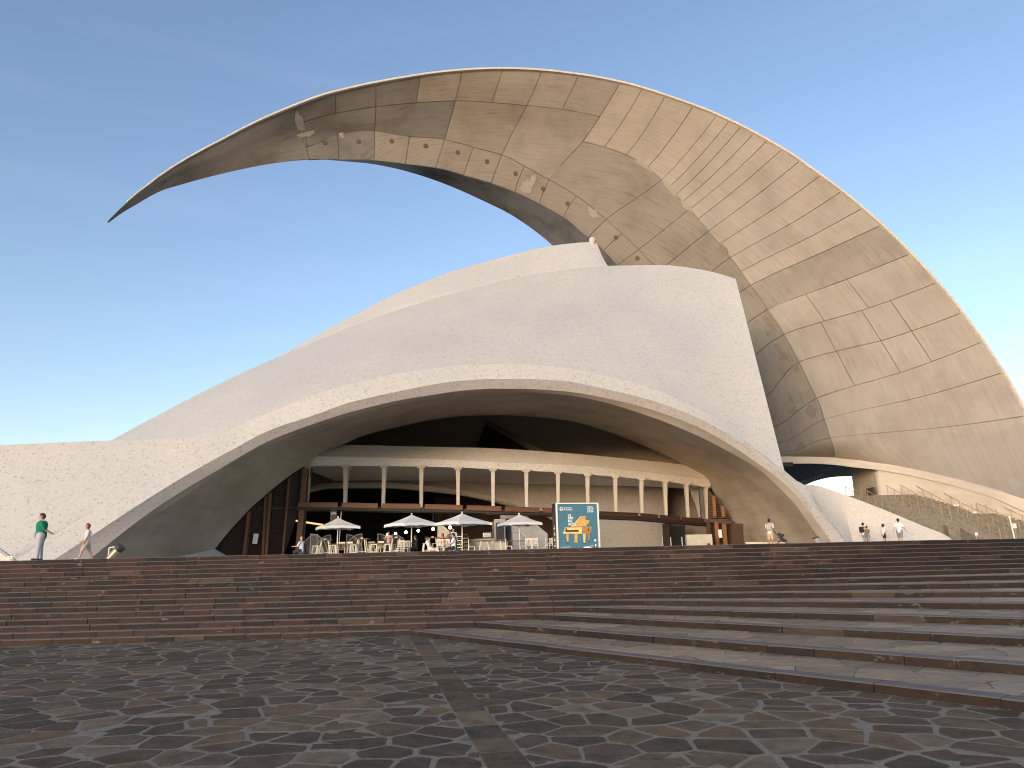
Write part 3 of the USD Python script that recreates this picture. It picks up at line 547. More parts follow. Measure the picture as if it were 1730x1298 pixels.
def splash(px, py, ra, rb, seed, mk):                       # smeared repair of pale or dark mortar lying on the concrete
    t, s_ = locate(px, py); c = wing_pt(t, s_); a = wing_pt(t + 0.1, s_) - c; b = wing_pt(t, min(4, s_ + 0.1)) - c; a /= np.linalg.norm(a); b -= a * (a @ b); b /= np.linalg.norm(b); n = np.cross(a, b); n = n if n @ (c - Ov) < 0 else -n
    r = np.random.default_rng(seed); th = np.linspace(0, 2 * math.pi, 26)[:-1]; rad = 0.45 + 0.75 * r.random(25); rad = (rad + np.roll(rad, 1)) / 2
    o = np.array([c + a * ra * q * math.cos(w) + b * rb * q * math.sin(w) for w, q in zip(th, rad)])
    v = np.vstack([o + n * 0.03, o + n * 0.075, [c + n * 0.08]]); f = []
    for i in range(25): j = (i + 1) % 25; f += [(i, j, 25 + j), (i, 25 + j, 25 + i), (25 + i, 25 + j, 50)]
    obj('mortar_repair', trimesh.Trimesh(v, f, process=False), M[mk], wing)
M['repair_pale'] = plain('pale_repair_mortar', (0.275, 0.245, 0.20), 0.85); M['repair_dark'] = plain('dark_rust_stain', (0.19, 0.15, 0.105), 0.9, var=0.3)
for q in [(507, 210, 0.5, 2.0, 1, 'repair_pale'), (516, 226, 1.4, 0.5, 2, 'repair_pale'), (575, 226, 0.35, 1.3, 3, 'repair_pale'), (890, 316, 0.8, 0.9, 4, 'repair_pale'), (899, 306, 0.4, 1.0, 5, 'repair_pale'), (1000, 362, 1.0, 0.5, 6, 'repair_pale'), (1085, 281, 1.6, 0.3, 7, 'repair_pale'), (1130, 318, 2.0, 0.35, 8, 'repair_pale'), (1160, 345, 1.2, 0.3, 9, 'repair_pale'),
          (1222, 425, 0.7, 0.4, 10, 'repair_dark'), (1195, 440, 0.9, 0.25, 11, 'repair_dark'), (1302, 545, 1.2, 0.3, 12, 'repair_dark'), (1318, 585, 0.8, 0.35, 13, 'repair_dark'), (1300, 560, 0.35, 0.3, 14, 'repair_dark'), (1372, 695, 0.9, 0.6, 15, 'repair_dark'), (1338, 696, 0.4, 0.5, 16, 'repair_dark'), (1352, 754, 0.35, 0.8, 17, 'repair_dark'), (1328, 602, 0.4, 0.5, 18, 'repair_dark'), (1345, 625, 0.5, 0.25, 19, 'repair_dark')]: splash(*q)
# white rim along the top edge
rim = []
for t in np.linspace(0.45, 25, 121):
    R = wing_t(t)[0]; wd = min(1.0, 0.25 + t / 4.0); tg = wing_t(min(t + 0.05, 25))[0] - wing_t(max(t - 0.05, 0))[0]; tg /= np.linalg.norm(tg)
    o = np.cross(tg, [0, 1, 0]); o /= np.linalg.norm(o); o = o if (o[2] > 0 or o[0] > 0.6) else -o
    rim.append(np.array([R + np.array([0, -0.32, 0]) * wd - o * 0.04, R + np.array([0, -0.32, 0]) * wd + o * 0.20 * wd, R + np.array([0, 0.4, 0]) * wd + o * 0.20 * wd, R + np.array([0, 0.4, 0]) * wd - o * 0.04]))
obj('wing_rim', loft_ring(np.array(rim)), M['cream'], hall, smooth=40)
# lip below the wing, the wall under it, its end face with the small door
D1 = [(1312, 773.5, 77.6), (1357, 772.8, 76.2), (1392, 774, 75), (1430, 777, 74), (1480, 782.4, 72.3), (1538, 795, 70), (1607, 810, 66.3), (1677, 830.6, 63), (1723, 843, 61), (1790, 868, 58.8)]
D2 = [(1312, 784, 77.6), (1357, 783.5, 76.2), (1392, 784, 75), (1436, 788, 74), (1480, 793, 72.3), (1538, 803, 70), (1607, 820, 66.3), (1677, 843, 63), (1730, 864, 61), (1800, 895, 58.8)]
eg = np.array([wing_pt(25, q) for q in np.linspace(4, 0, 70)]); dv = eg - Ov; dv /= np.linalg.norm(dv, axis=1)[:, None]
pe = 865 + FPX * ((dv @ Xv) * math.cos(ROLL) - (dv @ Uv) * math.sin(ROLL)) / (dv @ Fv)
hb = np.interp(pe, [1312, 1392, 1436, 1480, 1607, 1677, 1730, 1800], [10.5, 10.5, 12.5, 10.5, 10.5, 12.5, 20, 27]) * eg[:, 1] / FPX
l0 = eg - dv * 0.14 + np.array([0, 0, 0.12]); l1 = l0 - np.stack([0 * hb, 0 * hb, hb + 0.12], 1)
g = np.array([l0, (l0 + l1) / 2, l1]); m, u = slab_uv(g, 0.5); obj('wing_lip', m, M['base_concrete'], hall, smooth=True, uv=u)
kp = pe >= 1478; A3 = (l1 + np.stack([0 * hb, 0 * hb + 0.32, 0 * hb + 0.1], 1))[kp]; B3 = A3.copy(); B3[:, 2] = 2.3; B3[:, :2] += np.array([0.10, -0.30])
g = np.array([A3 * (1 - s) + B3 * s for s in np.linspace(0, 1, 6)]); m, u = slab_uv(g, 0.8); obj('wing_base_wall', m, M['base_concrete'], hall, smooth=True, uv=u)
c0 = P(1480, 792.5, 72.9); cb = P(1437, 787, 80.5); zb = np.array([c0[0] + 0.15, c0[1] - 0.05, 2.3]); ze = np.array([P(1443, 842, 80.5)[0], 80.5, 2.3])
g = np.array([[cb + (0, 0, 0.6), (c0 + cb) / 2 + (0, 0, 0.4), c0 + (0.0, 0.25, 0.3)], [(cb + ze) / 2, (c0 + cb + ze + zb) / 4, (c0 + zb) / 2 + (0, 0.25, 0)], [ze, (ze + zb) / 2, zb + (0, 0.25, 0)]]); m, u = slab_uv(g, 0.5)
obj('wing_base_end', m, M['base_concrete'], hall, smooth=True, uv=u)
q0, q1 = P(1465, 826, 75.3), P(1479, 826, 73.2); q0[0] -= 0.1; q1[0] -= 0.1
obj('small_door', MB().bar((q0 + q1) / 2 * [1, 1, 0] + (0, 0, 7.0), (q0 + q1) / 2 * [1, 1, 0] + (0, 0, q0[2]), 1.9, 0.16, up=(q1 - q0) / np.linalg.norm(q1 - q0) * [1, 1, 0] @ np.array([[0, -1, 0], [1, 0, 0], [0, 0, 1]])), M['inner_brown'], hall)
# dark vault under the wing, with the ribbed far edge
d2 = [(1300, 782.6, 79.2), (1357, 782.4, 77.5), (1392, 783, 76.3), (1436, 787, 75.3), (1482, 791.5, 74)]
fa = [(1310, 832, 95), (1347, 815, 94), (1375, 805, 93), (1415, 791, 92), (1450, 784, 91)]
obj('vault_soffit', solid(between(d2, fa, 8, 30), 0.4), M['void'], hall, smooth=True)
fb = [(1330, 832, 95.3), (1361, 819.5, 94.4), (1380, 812, 93.4), (1410, 806, 92.4), (1450, 804.5, 91.4)]
obj('vault_far_edge', solid(between([(a, b - 0.3, c + 0.05) for a, b, c in fa], fb, 5, 30), 0.4), M['scaly'], hall, smooth=True)
# sloping tiled wall beside the stairway
tw = [(1359, 819.5, 57.6), (1372, 819.3, 58.2), (1385, 822, 58.6), (1410, 830, 59), (1443, 842, 59.4), (1500, 864, 59.6), (1560, 889, 59.5), (1595, 903, 59.2), (1606, 909.5, 59), (1610.5, 916, 58.9)]
A3 = P3(rs(tw, 50)); B3 = A3.copy(); B3[:, 2] = 2.3; B3[:, 1] -= 0.9; B3[0] = P(1440, 927, 56.2); B3[1:12] = B3[0] * (1 - np.linspace(0, 1, 12)[1:, None]) + B3[12] * np.linspace(0, 1, 12)[1:, None]
g = np.array([A3 * (1 - s) + B3 * s for s in np.linspace(0, 1, 8)]); obj('stair_side_wall', solid(g, 0.7), M['mosaic_warm'], hall, smooth=40)
# gallery: curved beam, columns, walkway boards
xs = np.linspace(500, 1205, 60)
top = [(500, 755), (586, 752), (698.7, 754.7), (803, 756.5), (960, 766), (1036, 773), (1152, 785), (1205, 793)]
mid = [(500, 771), (577, 772), (751, 776.4), (860, 781), (960, 785), (1090, 797), (1136, 802), (1205, 809.5)]
bt = [(500, 786.5), (560, 787), (664, 787.7), (768, 790), (860, 794), (939.6, 798), (1043.7, 806), (1113, 812.5), (1182.5, 821.6), (1205, 824.5)]
def Yg(x): return np.interp(x, [500, 585, 833, 942, 1040, 1125, 1195, 1210], [57.6, 58.2, 59.8, 62, 65, 68.4, 71.4, 72])
def prow(c, dy): c = np.array(c); return np.c_[xs, PchipInterpolator(c[:, 0], c[:, 1])(xs), Yg(xs) + dy]
r0, r1, r2 = P3(prow(top, 1.6)), P3(prow(mid, 0.05)), P3(prow(bt, 0.0))
b2 = r2 + np.array([0, 0.45, 0]); bb = np.c_[r2[:, 0], np.full(60, 74.5), np.minimum(r2[:, 2], r2[:, 2].max()) + 0.05]; bt3 = np.c_[r0[:, 0], np.full(60, 74.5), r0[:, 2]]
obj('gallery_beam', loft_ring(np.stack([r0, r1, r2, b2, bb + (0, 0, 0.04), bt3], axis=1)), M['mosaic_beam'], hall, smooth=25)
obj('beam_drip_edge', loft_ring(np.stack([r1 + (0, -0.05, 0.03), r1 + (0, -0.05, -0.03), r1 + (0, 0.1, -0.03), r1 + (0, 0.1, 0.03)], axis=1)), M['cream'], hall)
cols = [(521.5, 789.5, 518, 850.6), (585, 790, 583.4, 851), (650, 790, 647.6, 851), (712.6, 791, 711.7, 852), (774, 793, 774, 853.6), (833, 795, 833, 854.4), (889, 797, 889.5, 856), (942.4, 800, 942.6, 858), (992, 803.7, 993, 862), (1039, 807, 1040, 864), (1083, 810.6, 1084, 867), (1123, 814.7, 1125, 869), (1159, 818.7, 1162, 872), (1192, 822.8, 1194.6, 875)]
for x0, y0, x1, y1 in cols:
    Y = float(Yg(x0)) + 0.05; a = P(x0, y0 + 1.5, Y + 0.35); b = P(x1, y1, Y + 0.35)
    def rect(c, w, d): return np.array([c + (-w, -d, 0), c + (w, -d, 0), c + (w, d, 0), c + (-w, d, 0)])
    cm = loft_ring(np.array([rect(b - (0, 0, 0.3), 0.12, 0.16), rect(b * 0.5 + a * 0.5, 0.135, 0.22), rect(a, 0.165, 0.33)]))
    cp = obj('gallery_column', cm, M['cream'], hall)
    obj('capital', MB().box((0.62, 0.9, 0.12), a + (0, 0, 0.06)).box((0.86, 1.0, 0.10), a + (0, 0, 0.17)), M['cream'], cp)
wk = [(500, 850), (574, 850.5), (642, 852), (714, 853), (785, 855), (850, 857), (914, 859), (1010, 865), (1080, 868), (1113, 871), (1150, 874.5), (1200, 879), (1245, 882.5), (1285, 885)]
wkY = [56.8, 57, 57.3, 57.7, 58.2, 58.8, 60, 62.4, 64.6, 66, 68, 70.2, 69.5, 67.5]
for i in range(len(wk) - 1):
    a = P(*wk[i], wkY[i]); b = P(*wk[i + 1], wkY[i + 1]); d = (b - a) / np.linalg.norm(b - a); a2, b2_ = a + d * 0.16, b - d * 0.16
    dn = np.array([0, 0, -0.16])
    obj('walkway_board', MB().bar(a2 + dn, b2_ + dn, 0.10, 0.32).bar(a2 + (0, 0.02, 0.03), b2_ + (0, 0.02, 0.03), 0.24, 0.05), M['wood_mid'] if i < 7 else M['wood'], hall)
a3 = P3(np.array([(*wk[i], wkY[i]) for i in range(len(wk))])) + (0, 0.12, -0.20)
obj('walkway_slab', loft_ring(np.stack([a3, a3 + (0, 0, -0.3), a3 + (0, 2.2, -0.3), a3 + (0, 2.2, 0)], axis=1)), M['inner_dark'], hall)
# inner wall with the low arch, and rooms behind
ia = [(505, 834, 70), (525, 827, 70), (560, 820.5, 70), (652, 820, 70.2), (716, 825, 70.6), (777, 832, 71), (860, 850, 71.6), (915, 864, 72), (950, 885, 72.4), (985, 905, 72.8), (1005, 925, 73)]
it = [(490, 795, 72), (525, 795, 72), (565, 795, 72), (655, 795, 72.2), (720, 796, 72.6), (785, 797, 73), (870, 799, 73.6), (925, 801, 74), (960, 803, 74.3), (995, 805, 74.6), (1015, 806, 74.8)]
obj('inner_arch_wall', solid(between(ia, it, 8, 60), 0.3), M['mosaic_inner'], hall, smooth=40)
ie = [(a, b, c - 0.02) for a, b, c in ia]; ie2 = [(a, b + 5.5, c + 1.2) for a, b, c in ia]
obj('inner_arch_edge', solid(between(ie, ie2, 3, 60), 0.25), M['cream'], hall, smooth=40)
obj('inner_right_wall', solid(between([(1005, 925, 73), (1060, 926, 73.5), (1118, 926, 75)], [(1015, 806, 74.8), (1075, 808, 75.5), (1130, 815, 77)], 8, 20, 0.0), 0.4), M['mosaic_inner'], hall, smooth=40)
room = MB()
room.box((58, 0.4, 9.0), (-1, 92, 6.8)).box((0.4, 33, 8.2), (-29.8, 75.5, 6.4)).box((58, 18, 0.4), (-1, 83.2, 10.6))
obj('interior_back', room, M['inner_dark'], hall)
obj('interior_side', solid(between([(1085, 800, 84), (1150, 815, 80), (1215, 822, 74), (1250, 840, 72)], [(1085, 930, 84), (1150, 930, 80), (1225, 930, 74), (1262, 930, 71)], 5, 20), 0.4), M['soffit'], hall, smooth=True)
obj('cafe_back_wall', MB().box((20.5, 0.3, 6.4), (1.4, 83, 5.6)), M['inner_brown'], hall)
# dim upper hall over the gallery
va = [(x, y - 1.0, Yq + 0.35) for x, y, Yq in Ic]; vb = [(x * 0.95 + 0.05 * 850, y - 10 if 600 < x < 1150 else y - 2, 80.0) for x, y, Yq in Ic]
A_, B_ = rs(va, 90), rs(vb, 90); rows = []
for q in np.linspace(0, 1, 8):
    r = A_ * (1 - q) + B_ * q; r[:, 1] -= 9 * math.sin(math.pi * q); rows.append(r)
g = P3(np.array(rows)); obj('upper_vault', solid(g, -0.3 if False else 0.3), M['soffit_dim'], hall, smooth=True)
obj('upper_back_wall', solid(between([(480, 690, 79.5), (700, 680, 79.5), (850, 676, 79.8), (1000, 690, 79.9), (1250, 770, 80)], [(480, 800, 75.2), (700, 800, 75.2), (850, 805, 75.4), (1000, 810, 75.6), (1250, 830, 76)], 8, 30, 0.6), 0.4), M['cream'], hall, smooth=True)
f0, f1, f2 = P(818, 718, 76.0), P(803, 764, 73.5), P(912, 772, 68.5)
fin = trimesh.Trimesh(np.vstack([[f0, f1, f2], np.array([f0, f1, f2]) + (0.25, 0.9, 0.1)]), [(0, 2, 1), (3, 4, 5), (0, 1, 4), (0, 4, 3), (1, 2, 5), (1, 5, 4), (2, 0, 3), (2, 3, 5)], process=False)
obj('ceiling_fin', fin, M['inner_dark'], hall)
obj('fin_edge', MB().bar(f0 + (0.2, -0.1, 0.25), f2 + (0.5, -0.1, 0.25), 0.7, 0.35), M['soffit'], hall)
# timber louvre screens closing the ends of the opening
ledge = [(364, 926), (390.5, 894), (421, 861), (451.5, 834), (488, 805), (516, 788)]
def slope_y(x): return float(np.interp(x, [q[0] for q in ledge], [q[1] for q in ledge]))
def Yp(x): return float(np.interp(x, [364, 516], [53.0, 57.6]))
def post(name, xb, yb, xt, yt, Y, w, mk, d=0.16): return obj(name, MB().bar(P(xb, yb, Y), P(xt, yt, Y), w, d, up=(0, 1, 0)), M[mk], hall)
for xb, xt, w, mk in [(412, 421, 0.2, 'wood_mid'), (417, 424.5, 0.08, 'wood'), (444, 449, 0.16, 'wood_mid'), (449.5, 457, 0.2, 'wood_mid'), (477.5, 489, 0.12, 'wood_mid'), (503, 516, 0.42, 'wood_mid'), (510.5, 520, 0.2, 'wood')]:
    post('timber_post', xb, 941, xt, slope_y(xt) + 4, Yp(xb) - 0.15, w, mk)
scr = obj('timber_screen', solid(between([(366, 927, 53.3), (421, 864, 54.9), (488, 808, 57.0), (536, 772, 58.4)], [(372, 941, 53.5), (415, 941, 54.9), (472, 941, 56.6), (479, 941, 56.9)], 4, 20), 0.08), M['inner_dark'], hall)
for (x0, x1, ylo) in [(372, 410, 938), (419, 443, 938), (452, 477, 938)]:
    y = ylo
    while y > 790:
        xa = x0 + (938 - y) * 0.10; xb = x1 + (938 - y) * 0.10; lim = [q for q in np.linspace(xa, xb, 30) if slope_y(q) < y - 2]
        if len(lim) > 3 and not (855 < y < 860):
            a = P(lim[0], y, Yp(lim[0]) - 0.02); b = P(lim[-1], y, Yp(lim[-1]) - 0.02); obj('slat', MB().bar(a, b, 0.14, 0.05), M['wood'], scr)
        y -= 3.1
obj('timber_rail', MB().bar(P(434, 858.5, 55.2), P(503, 858, 57.2), 0.18, 0.14), M['wood'], hall)
obj('notice_paper', MB().bar(P(430, 919, Yp(430) - 0.22), P(433, 902, Yp(433) - 0.22), 0.36, 0.01, up=(0, 1, 0)), M['paper'], hall)
for nm, xb, yb, xt, yt, w, mk in [('timber_post', 1207.5, 873, 1205.5, 838, 0.28, 'wood_light'), ('timber_post', 1222.5, 873, 1219.5, 855, 0.28, 'wood_light'), ('timber_post', 1212.5, 926, 1210, 882, 0.32, 'wood_light'), ('timber_post', 1226, 926, 1222.5, 880, 0.36, 'wood_light'), ('timber_post', 1197.5, 926, 1196, 880, 0.3, 'wood'), ('timber_post', 1238, 926, 1235, 884, 0.16, 'wood')]:
    post(nm, xb, yb, xt, yt, 68.2, w, mk)
scr2 = obj('timber_screen', solid(between([(1196, 826, 69.6), (1238, 883, 69.4)], [(1197, 930, 69.4), (1238, 930, 69.2)], 4, 6), 0.08), M['wood'], hall)
for y in np.arange(834, 926, 3.4):
    xr = float(np.interp(y, [826, 883], [1198, 1236])); xr = min(xr, 1236)
    if xr - 1199 > 3: obj('slat', MB().bar(P(1198, y, 69.1), P(xr, y, 69.0), 0.14, 0.06), M['wood_mid'], scr2)
obj('timber_rail', MB().bar(P(1190, 879.5, 68.4), P(1236, 883, 68), 0.2, 0.3), M['wood'], hall)
obj('notice_paper', MB().bar(P(1217.6, 909, 67.9), P(1216, 895, 67.9), 0.32, 0.01, up=(0, 1, 0)), M['paper'], hall)
obj('timber_door', MB().bar(P(1247, 926, 64.5), P(1245.5, 884.5, 64.5), 1.0, 0.09, up=(0, 1, 0)), M['wood'], hall, label='dark timber door leaf standing open')
pp = [P(1173, 826, 73.5), P(1180, 848, 73.2), P(1186, 873, 73)]
obj('slanted_duct', MB().tube(pp[0] + (-0.2, 0, 0.7), pp[0], 0.75, 0.5, 16).tube(pp[0], pp[1], 0.5, 0.42, 16).tube(pp[1], pp[2], 0.38, 0.36, 16), M['cream'], hall, smooth=40)
obj('corner_pier', MB().bar(P(1190, 880, 72.2), P(1186, 824, 72.2), 0.6, 0.5, up=(0, 1, 0)), M['under'], hall)
# pale plinth at the foot of the left soffit
a, b, c = P(280, 946, 46), P(363, 927.5, 52.3), P(380, 942, 52.6)
obj('base_plinth', trimesh.Trimesh(np.vstack([[a, b, c], np.array([a, b, c]) + (0.3, 1.2, -0.4)]), [(0, 2, 1), (3, 4, 5), (0, 1, 4), (0, 4, 3), (1, 2, 5), (1, 5, 4), (2, 0, 3), (2, 3, 5)], process=False), M['mosaic'], hall)
a, b = P(1262, 921, 62.5), P(1330, 922, 60.5)
obj('floor_kerb', MB().bar(a, b, 0.5, 0.5), M['cream'], hall)
# ------------------------------------------------------------------ stairway on the right with its handrails
stair = thing('stone_stairway', 'grey stone stairway climbing under the concrete wing behind the sloping wall', kind='structure')
prof = []; y, z = 70.0, 7.0
for k in range(15): prof.append((y, z)); y -= 0.36; z -= 0.147
prof.append((y, z)); y -= 1.5
for k in range(16): prof.append((y, z)); y -= 0.36; z -= 0.15
def stair_z(yy):
    for (y0, z0) in prof:
        if yy >= y0 - 0.36 - 1e-6 and yy <= y0: return z0
    return 7.0 if yy > 70 else (4.8 if yy > 63 else 2.4)
obj('landing', MB().box((24, 12, 0.3), (41, 76, 6.85)), M['right_step'], stair)
for (yy, zz) in prof:
    lx = 30.0 if yy > 61.2 else (34.5 if yy > 60.3 else 35.4); dep = 1.9 if abs(yy - 64.6) < 0.02 else 0.41
    for j, (xa, xb) in enumerate(zip(np.linspace(lx, 50, 7)[:-1], np.linspace(lx, 50, 7)[1:])):
        obj('stair_tread', MB().box((xb - xa - 0.012, dep, zz - 2.2), ((xa + xb) / 2, yy - dep / 2 + 0.05, (zz + 2.2) / 2 + rng.uniform(-0.004, 0.004))), M['right_step'], stair)
rails = [(31.0, 70, 64.8), (32.4, 70, 64.8), (34.9, 70, 64.8), (36.2, 70, 64.8), (37.5, 70, 64.8), (38.7, 70, 65.2), (35.6, 63.9, 61.4), (36.9, 63.9, 57.6), (38.1, 63.9, 57.6), (39.3, 63.9, 57.6), (40.5, 63.5, 57.6), (41.8, 62.6, 57.6), (43.0, 61, 57.6)]
posn = ['leftmost', 'second from the left', 'third from the left', 'fourth from the left', 'fifth from the left', 'rightmost']
for i, (X, ya, yb) in enumerate(rails):
    up = i < 6; lab = f'thin bronze handrail on the upper flight of the stairway, {posn[i]}' if up else 'thin bronze handrail on the lower flight of the grey stone stairway'
    t = thing('handrail', lab, 'handrail', (X, yb, stair_z(yb)), group=None if up else 'handrails on the lower flight')
    b = np.array([X, yb, stair_z(yb)])
    zt = lambda yy: (7.0 if yy >= 70 else 4.8 + (yy - 64.6) * 0.408 if yy > 64.6 else min(4.8, 2.4 + (yy - 57.3) * 0.4138)) + 0.95
    obj('top_rail', MB().tube(np.array([X, ya, zt(ya)]) - b, np.array([X, yb, zt(yb)]) - b, 0.028, n=6), M['rail'], t)
    obj('middle_rail', MB().tube(np.array([X, ya, zt(ya) - 0.45]) - b, np.array([X, yb, zt(yb) - 0.45]) - b, 0.012, n=5), M['rail'], t)
    for yy in np.arange(yb + 0.05, ya + 0.05, 1.25): obj('rail_post', MB().tube(np.array([X, yy, zt(yy)]) - b, np.array([X, yy, zt(yy) - 1.0]) - b, 0.03, n=6), M['rail'], t)
for i, (px, py, Y, w) in enumerate([(1571, 843, 69.2, 7), (1615, 854, 66.2, 8), (1647, 866, 64.4, 8), (1705, 876, 62.2, 8), (1653, 875, 64.0, 5)]):
    q = P(px, py, Y - 0.15)
    obj('recessed_light', MB().box((w * Y / FPX, 0.25, 0.16), q), M['print_white'], hall)
q = G0(1718, 55.5)
t = thing('info_post', 'slim white post with a white box at the foot of the stairway', 'post', q)
obj('post', MB().tube((0, 0, 0), (-0.12, 0, 1.75), 0.05), M['white'], t); obj('dispenser_box', MB().box((0.26, 0.2, 0.34), (0.05, -0.05, 1.15)), M['white'], t); obj('top_ball', MB().ball((-0.12, 0, 1.8), 0.08), M['white'], t)
q = G0(1654, 54.5); t = thing('small_sign', 'small square white sign on a stake before the stairway', 'sign', q); obj('plate', MB().box((0.2, 0.03, 0.2), (0, 0, 0.62)), M['white'], t); obj('stake', MB().tube((0, 0.03, 0), (0, 0.03, 0.7), 0.015), M['metal'], t)

# ------------------------------------------------------------------ people
def sph(c, r, seg=14): return m3.Manifold.sphere(r, seg).translate([float(a) for a in c])
def chain(pts):
    out = []
    for (a, ra), (b, rb) in zip(pts, pts[1:]): out.append(m3.Manifold.batch_hull([sph(a, ra), sph(b, rb)]))
    return out
def uni(l): return m3.Manifold.batch_boolean(l, m3.OpType.Add)
def soft(mf, L=0.035):
    mf = mf.refine_to_length(L); mm = mf.to_mesh(); t = trimesh.Trimesh(mm.vert_properties[:, :3], mm.tri_verts, process=True)
    trimesh.smoothing.filter_taubin(t, iterations=6); return t
def limb_dir(fwd, out): f, o = math.radians(fwd), math.radians(out); return np.array([math.sin(o), math.sin(f) * math.cos(o), -math.cos(f) * math.cos(o)])
def person(label, loc, heading, h=1.68, legs=((0, 0), (0, 0)), arms=((0, 8, 10), (0, 8, 10)), lean=0.0, look=0.0, pitch=0.0, girth=1.0, female=False,
           top='whitecloth', sleeve=0.45, bottom='greycloth', leglen=0.55, shoes='blackcloth', hair='hair_black', style='short', skin='skin', sit=False, extra=None, crossed=None):
    s = h / 1.7; t = thing('person', label, 'person', loc, heading)
    V = lambda *a: np.array(a, float); g = girth
    hipz = 0.90; J = {}
    sw = 0.165 if female else 0.185; hw = 0.095 * (1.0 if not female else 1.05)
    ln = math.radians(lean); up = V(0, math.sin(ln), math.cos(ln)); pel = V(0, 0, hipz + 0.04)
    wai, che, nek = pel + up * 0.15, pel + up * 0.36, pel + up * 0.53; hd = nek + up * 0.155 + V(0, 0.025 + 0.1 * math.sin(math.radians(pitch)), 0)
    L = []
    for i, sx in enumerate((-1, 1)):
        f, k = legs[i]; hp = V(sx * hw, 0, hipz); kn = hp + limb_dir(f, sx * 2) * 0.43; an = kn + limb_dir(f - k, 0) * 0.41; L.append((hp, kn, an, f - k))
    low = min(l[2][2] for l in L) - 0.075
    A = []
    for i, sx in enumerate((-1, 1)):
        f, o, e = arms[i][:3]; inw = arms[i][3] if len(arms[i]) > 3 else 0
        sh = nek + V(sx * sw, 0, -0.085); el = sh + limb_dir(f, sx * o) * 0.275; wr = el + limb_dir(f + e, sx * o - sx * inw) * 0.245; A.append((sh, el, wr, limb_dir(f + e, sx * o - sx * inw)))
    body = chain([(pel, 0.125 * g), (wai, 0.105 * g), (che, 0.125 * g), (nek - up * 0.05, 0.07), (nek + up * 0.03, 0.052), (hd - up * 0.02, 0.05)])
    for sh, el, wr, dr in A:
        body += chain([(che + up * 0.07, 0.09), (sh, 0.055), (el, 0.042), (wr, 0.028)])
        sd = np.cross(dr, [0, 1, 0]); sd = sd / max(np.linalg.norm(sd), 1e-6); palm = wr + dr * 0.075
        body += chain([(wr, 0.027), (wr + dr * 0.05, 0.032), (palm, 0.03)])
        for q in range(4):
            bs = palm + np.array([0, 1, 0]) * (q - 1.5) * 0.017; Lf = (0.062, 0.075, 0.07, 0.052)[q]
            body += chain([(bs, 0.010), (bs + dr * Lf * 0.55, 0.0095), (bs + dr * Lf * 0.55 + (dr + V(0, 0, 0.15)) * Lf * 0.4, 0.008)])
        tb = wr + dr * 0.035 + V(0, 0.03, 0); body += chain([(tb, 0.012), (tb + dr * 0.035 + V(0, 0.022, 0), 0.010), (tb + dr * 0.06 + V(0, 0.022, 0), 0.009)])
    for hp, kn, an, an_a in L:
        body += chain([(hp, 0.095 * g), (kn, 0.062), (kn + (an - kn) * 0.35 + V(0, -0.012, 0), 0.058), (an, 0.038)])
    # head with a face
    R = trimesh.transformations.rotation_matrix(math.radians(look), [0, 0, 1])[:3, :3] @ trimesh.transformations.rotation_matrix(math.radians(pitch), [1, 0, 0])[:3, :3]
    hp_ = lambda x, y, z: hd + R @ V(x, y, z)
    body += [m3.Manifold.batch_hull([sph(hp_(0, -0.015, 0.045), 0.082), sph(hp_(0, 0.03, 0.03), 0.07), sph(hp_(0, 0.045, -0.075), 0.032), sph(hp_(0, 0.0, -0.04), 0.062)])]
    body += chain([(hp_(0, 0.095, 0.01), 0.010), (hp_(0, 0.118, -0.018), 0.014)]) + [m3.Manifold.batch_hull([sph(hp_(-0.02, 0.080, -0.058), 0.008), sph(hp_(0.02, 0.080, -0.058), 0.008)])]
    for sx in (-1, 1): body += chain([(hp_(sx * 0.08, -0.01, 0.02), 0.016), (hp_(sx * 0.082, -0.005, -0.02), 0.012)])
    fin_ = lambda mesh: (mesh.apply_translation((0, 0, -low)), mesh.apply_scale(s))[0] if isinstance(mesh, trimesh.Trimesh) else mesh
    obj('body', fin_(soft(uni(body))), M[skin], t, smooth=60)
    ey = MB()
    for sx in (-1, 1): ey.ball(hp_(sx * 0.032, 0.088, 0.012), 0.011, 1)
    obj('eyes', fin_(ey.mesh()), M['hair_black'], t)
    # clothes
    sh_ = chain([(pel + up * -0.03, 0.148 * g), (wai, 0.128 * g), (che, 0.145 * g), (nek - up * 0.07, 0.088)])
    if female: sh_ += [sph(che + V(sx * 0.06, 0.085, -0.02), 0.065) for sx in (-1, 1)]
    if sleeve > 0:
        for sh, el, wr, dr in A:
            e2 = sh + (el - sh) * min(1, sleeve * 1.6); sh_ += chain([(che + up * 0.07, 0.10), (sh, 0.072), (e2, 0.062)])
            if sleeve > 0.7: sh_ += chain([(el, 0.055), (el + (wr - el) * 0.85, 0.045)])
    obj('shirt', fin_(soft(uni(sh_))), M[top], t, smooth=60)
    if bottom:
        bo = [m3.Manifold.batch_hull([sph(V(sx * 0.06, 0, hipz + 0.03), 0.112 * g) for sx in (-1, 1)])]
        for hp, kn, an, _ in L:
            if leglen <= 0.5: bo += chain([(hp, 0.115 * g), (hp + (kn - hp) * leglen * 2, 0.092)])
            else: bo += chain([(hp, 0.115 * g), (kn, 0.085), (kn + (an - kn) * (leglen - 0.5) * 2, 0.072)])
        obj('shorts' if leglen <= 0.6 else 'trousers', fin_(soft(uni(bo))), M[bottom], t, smooth=60)
    for hp, kn, an, aa in L:
        fd = limb_dir(aa + 90, 0); obj('shoe', fin_(soft(uni(chain([(an + V(0, -0.03, -0.035), 0.042), (an + fd * 0.09 + V(0, 0, -0.042), 0.042), (an + fd * 0.16 + V(0, 0, -0.048), 0.034)])), 0.03)), M[shoes], t, smooth=60)
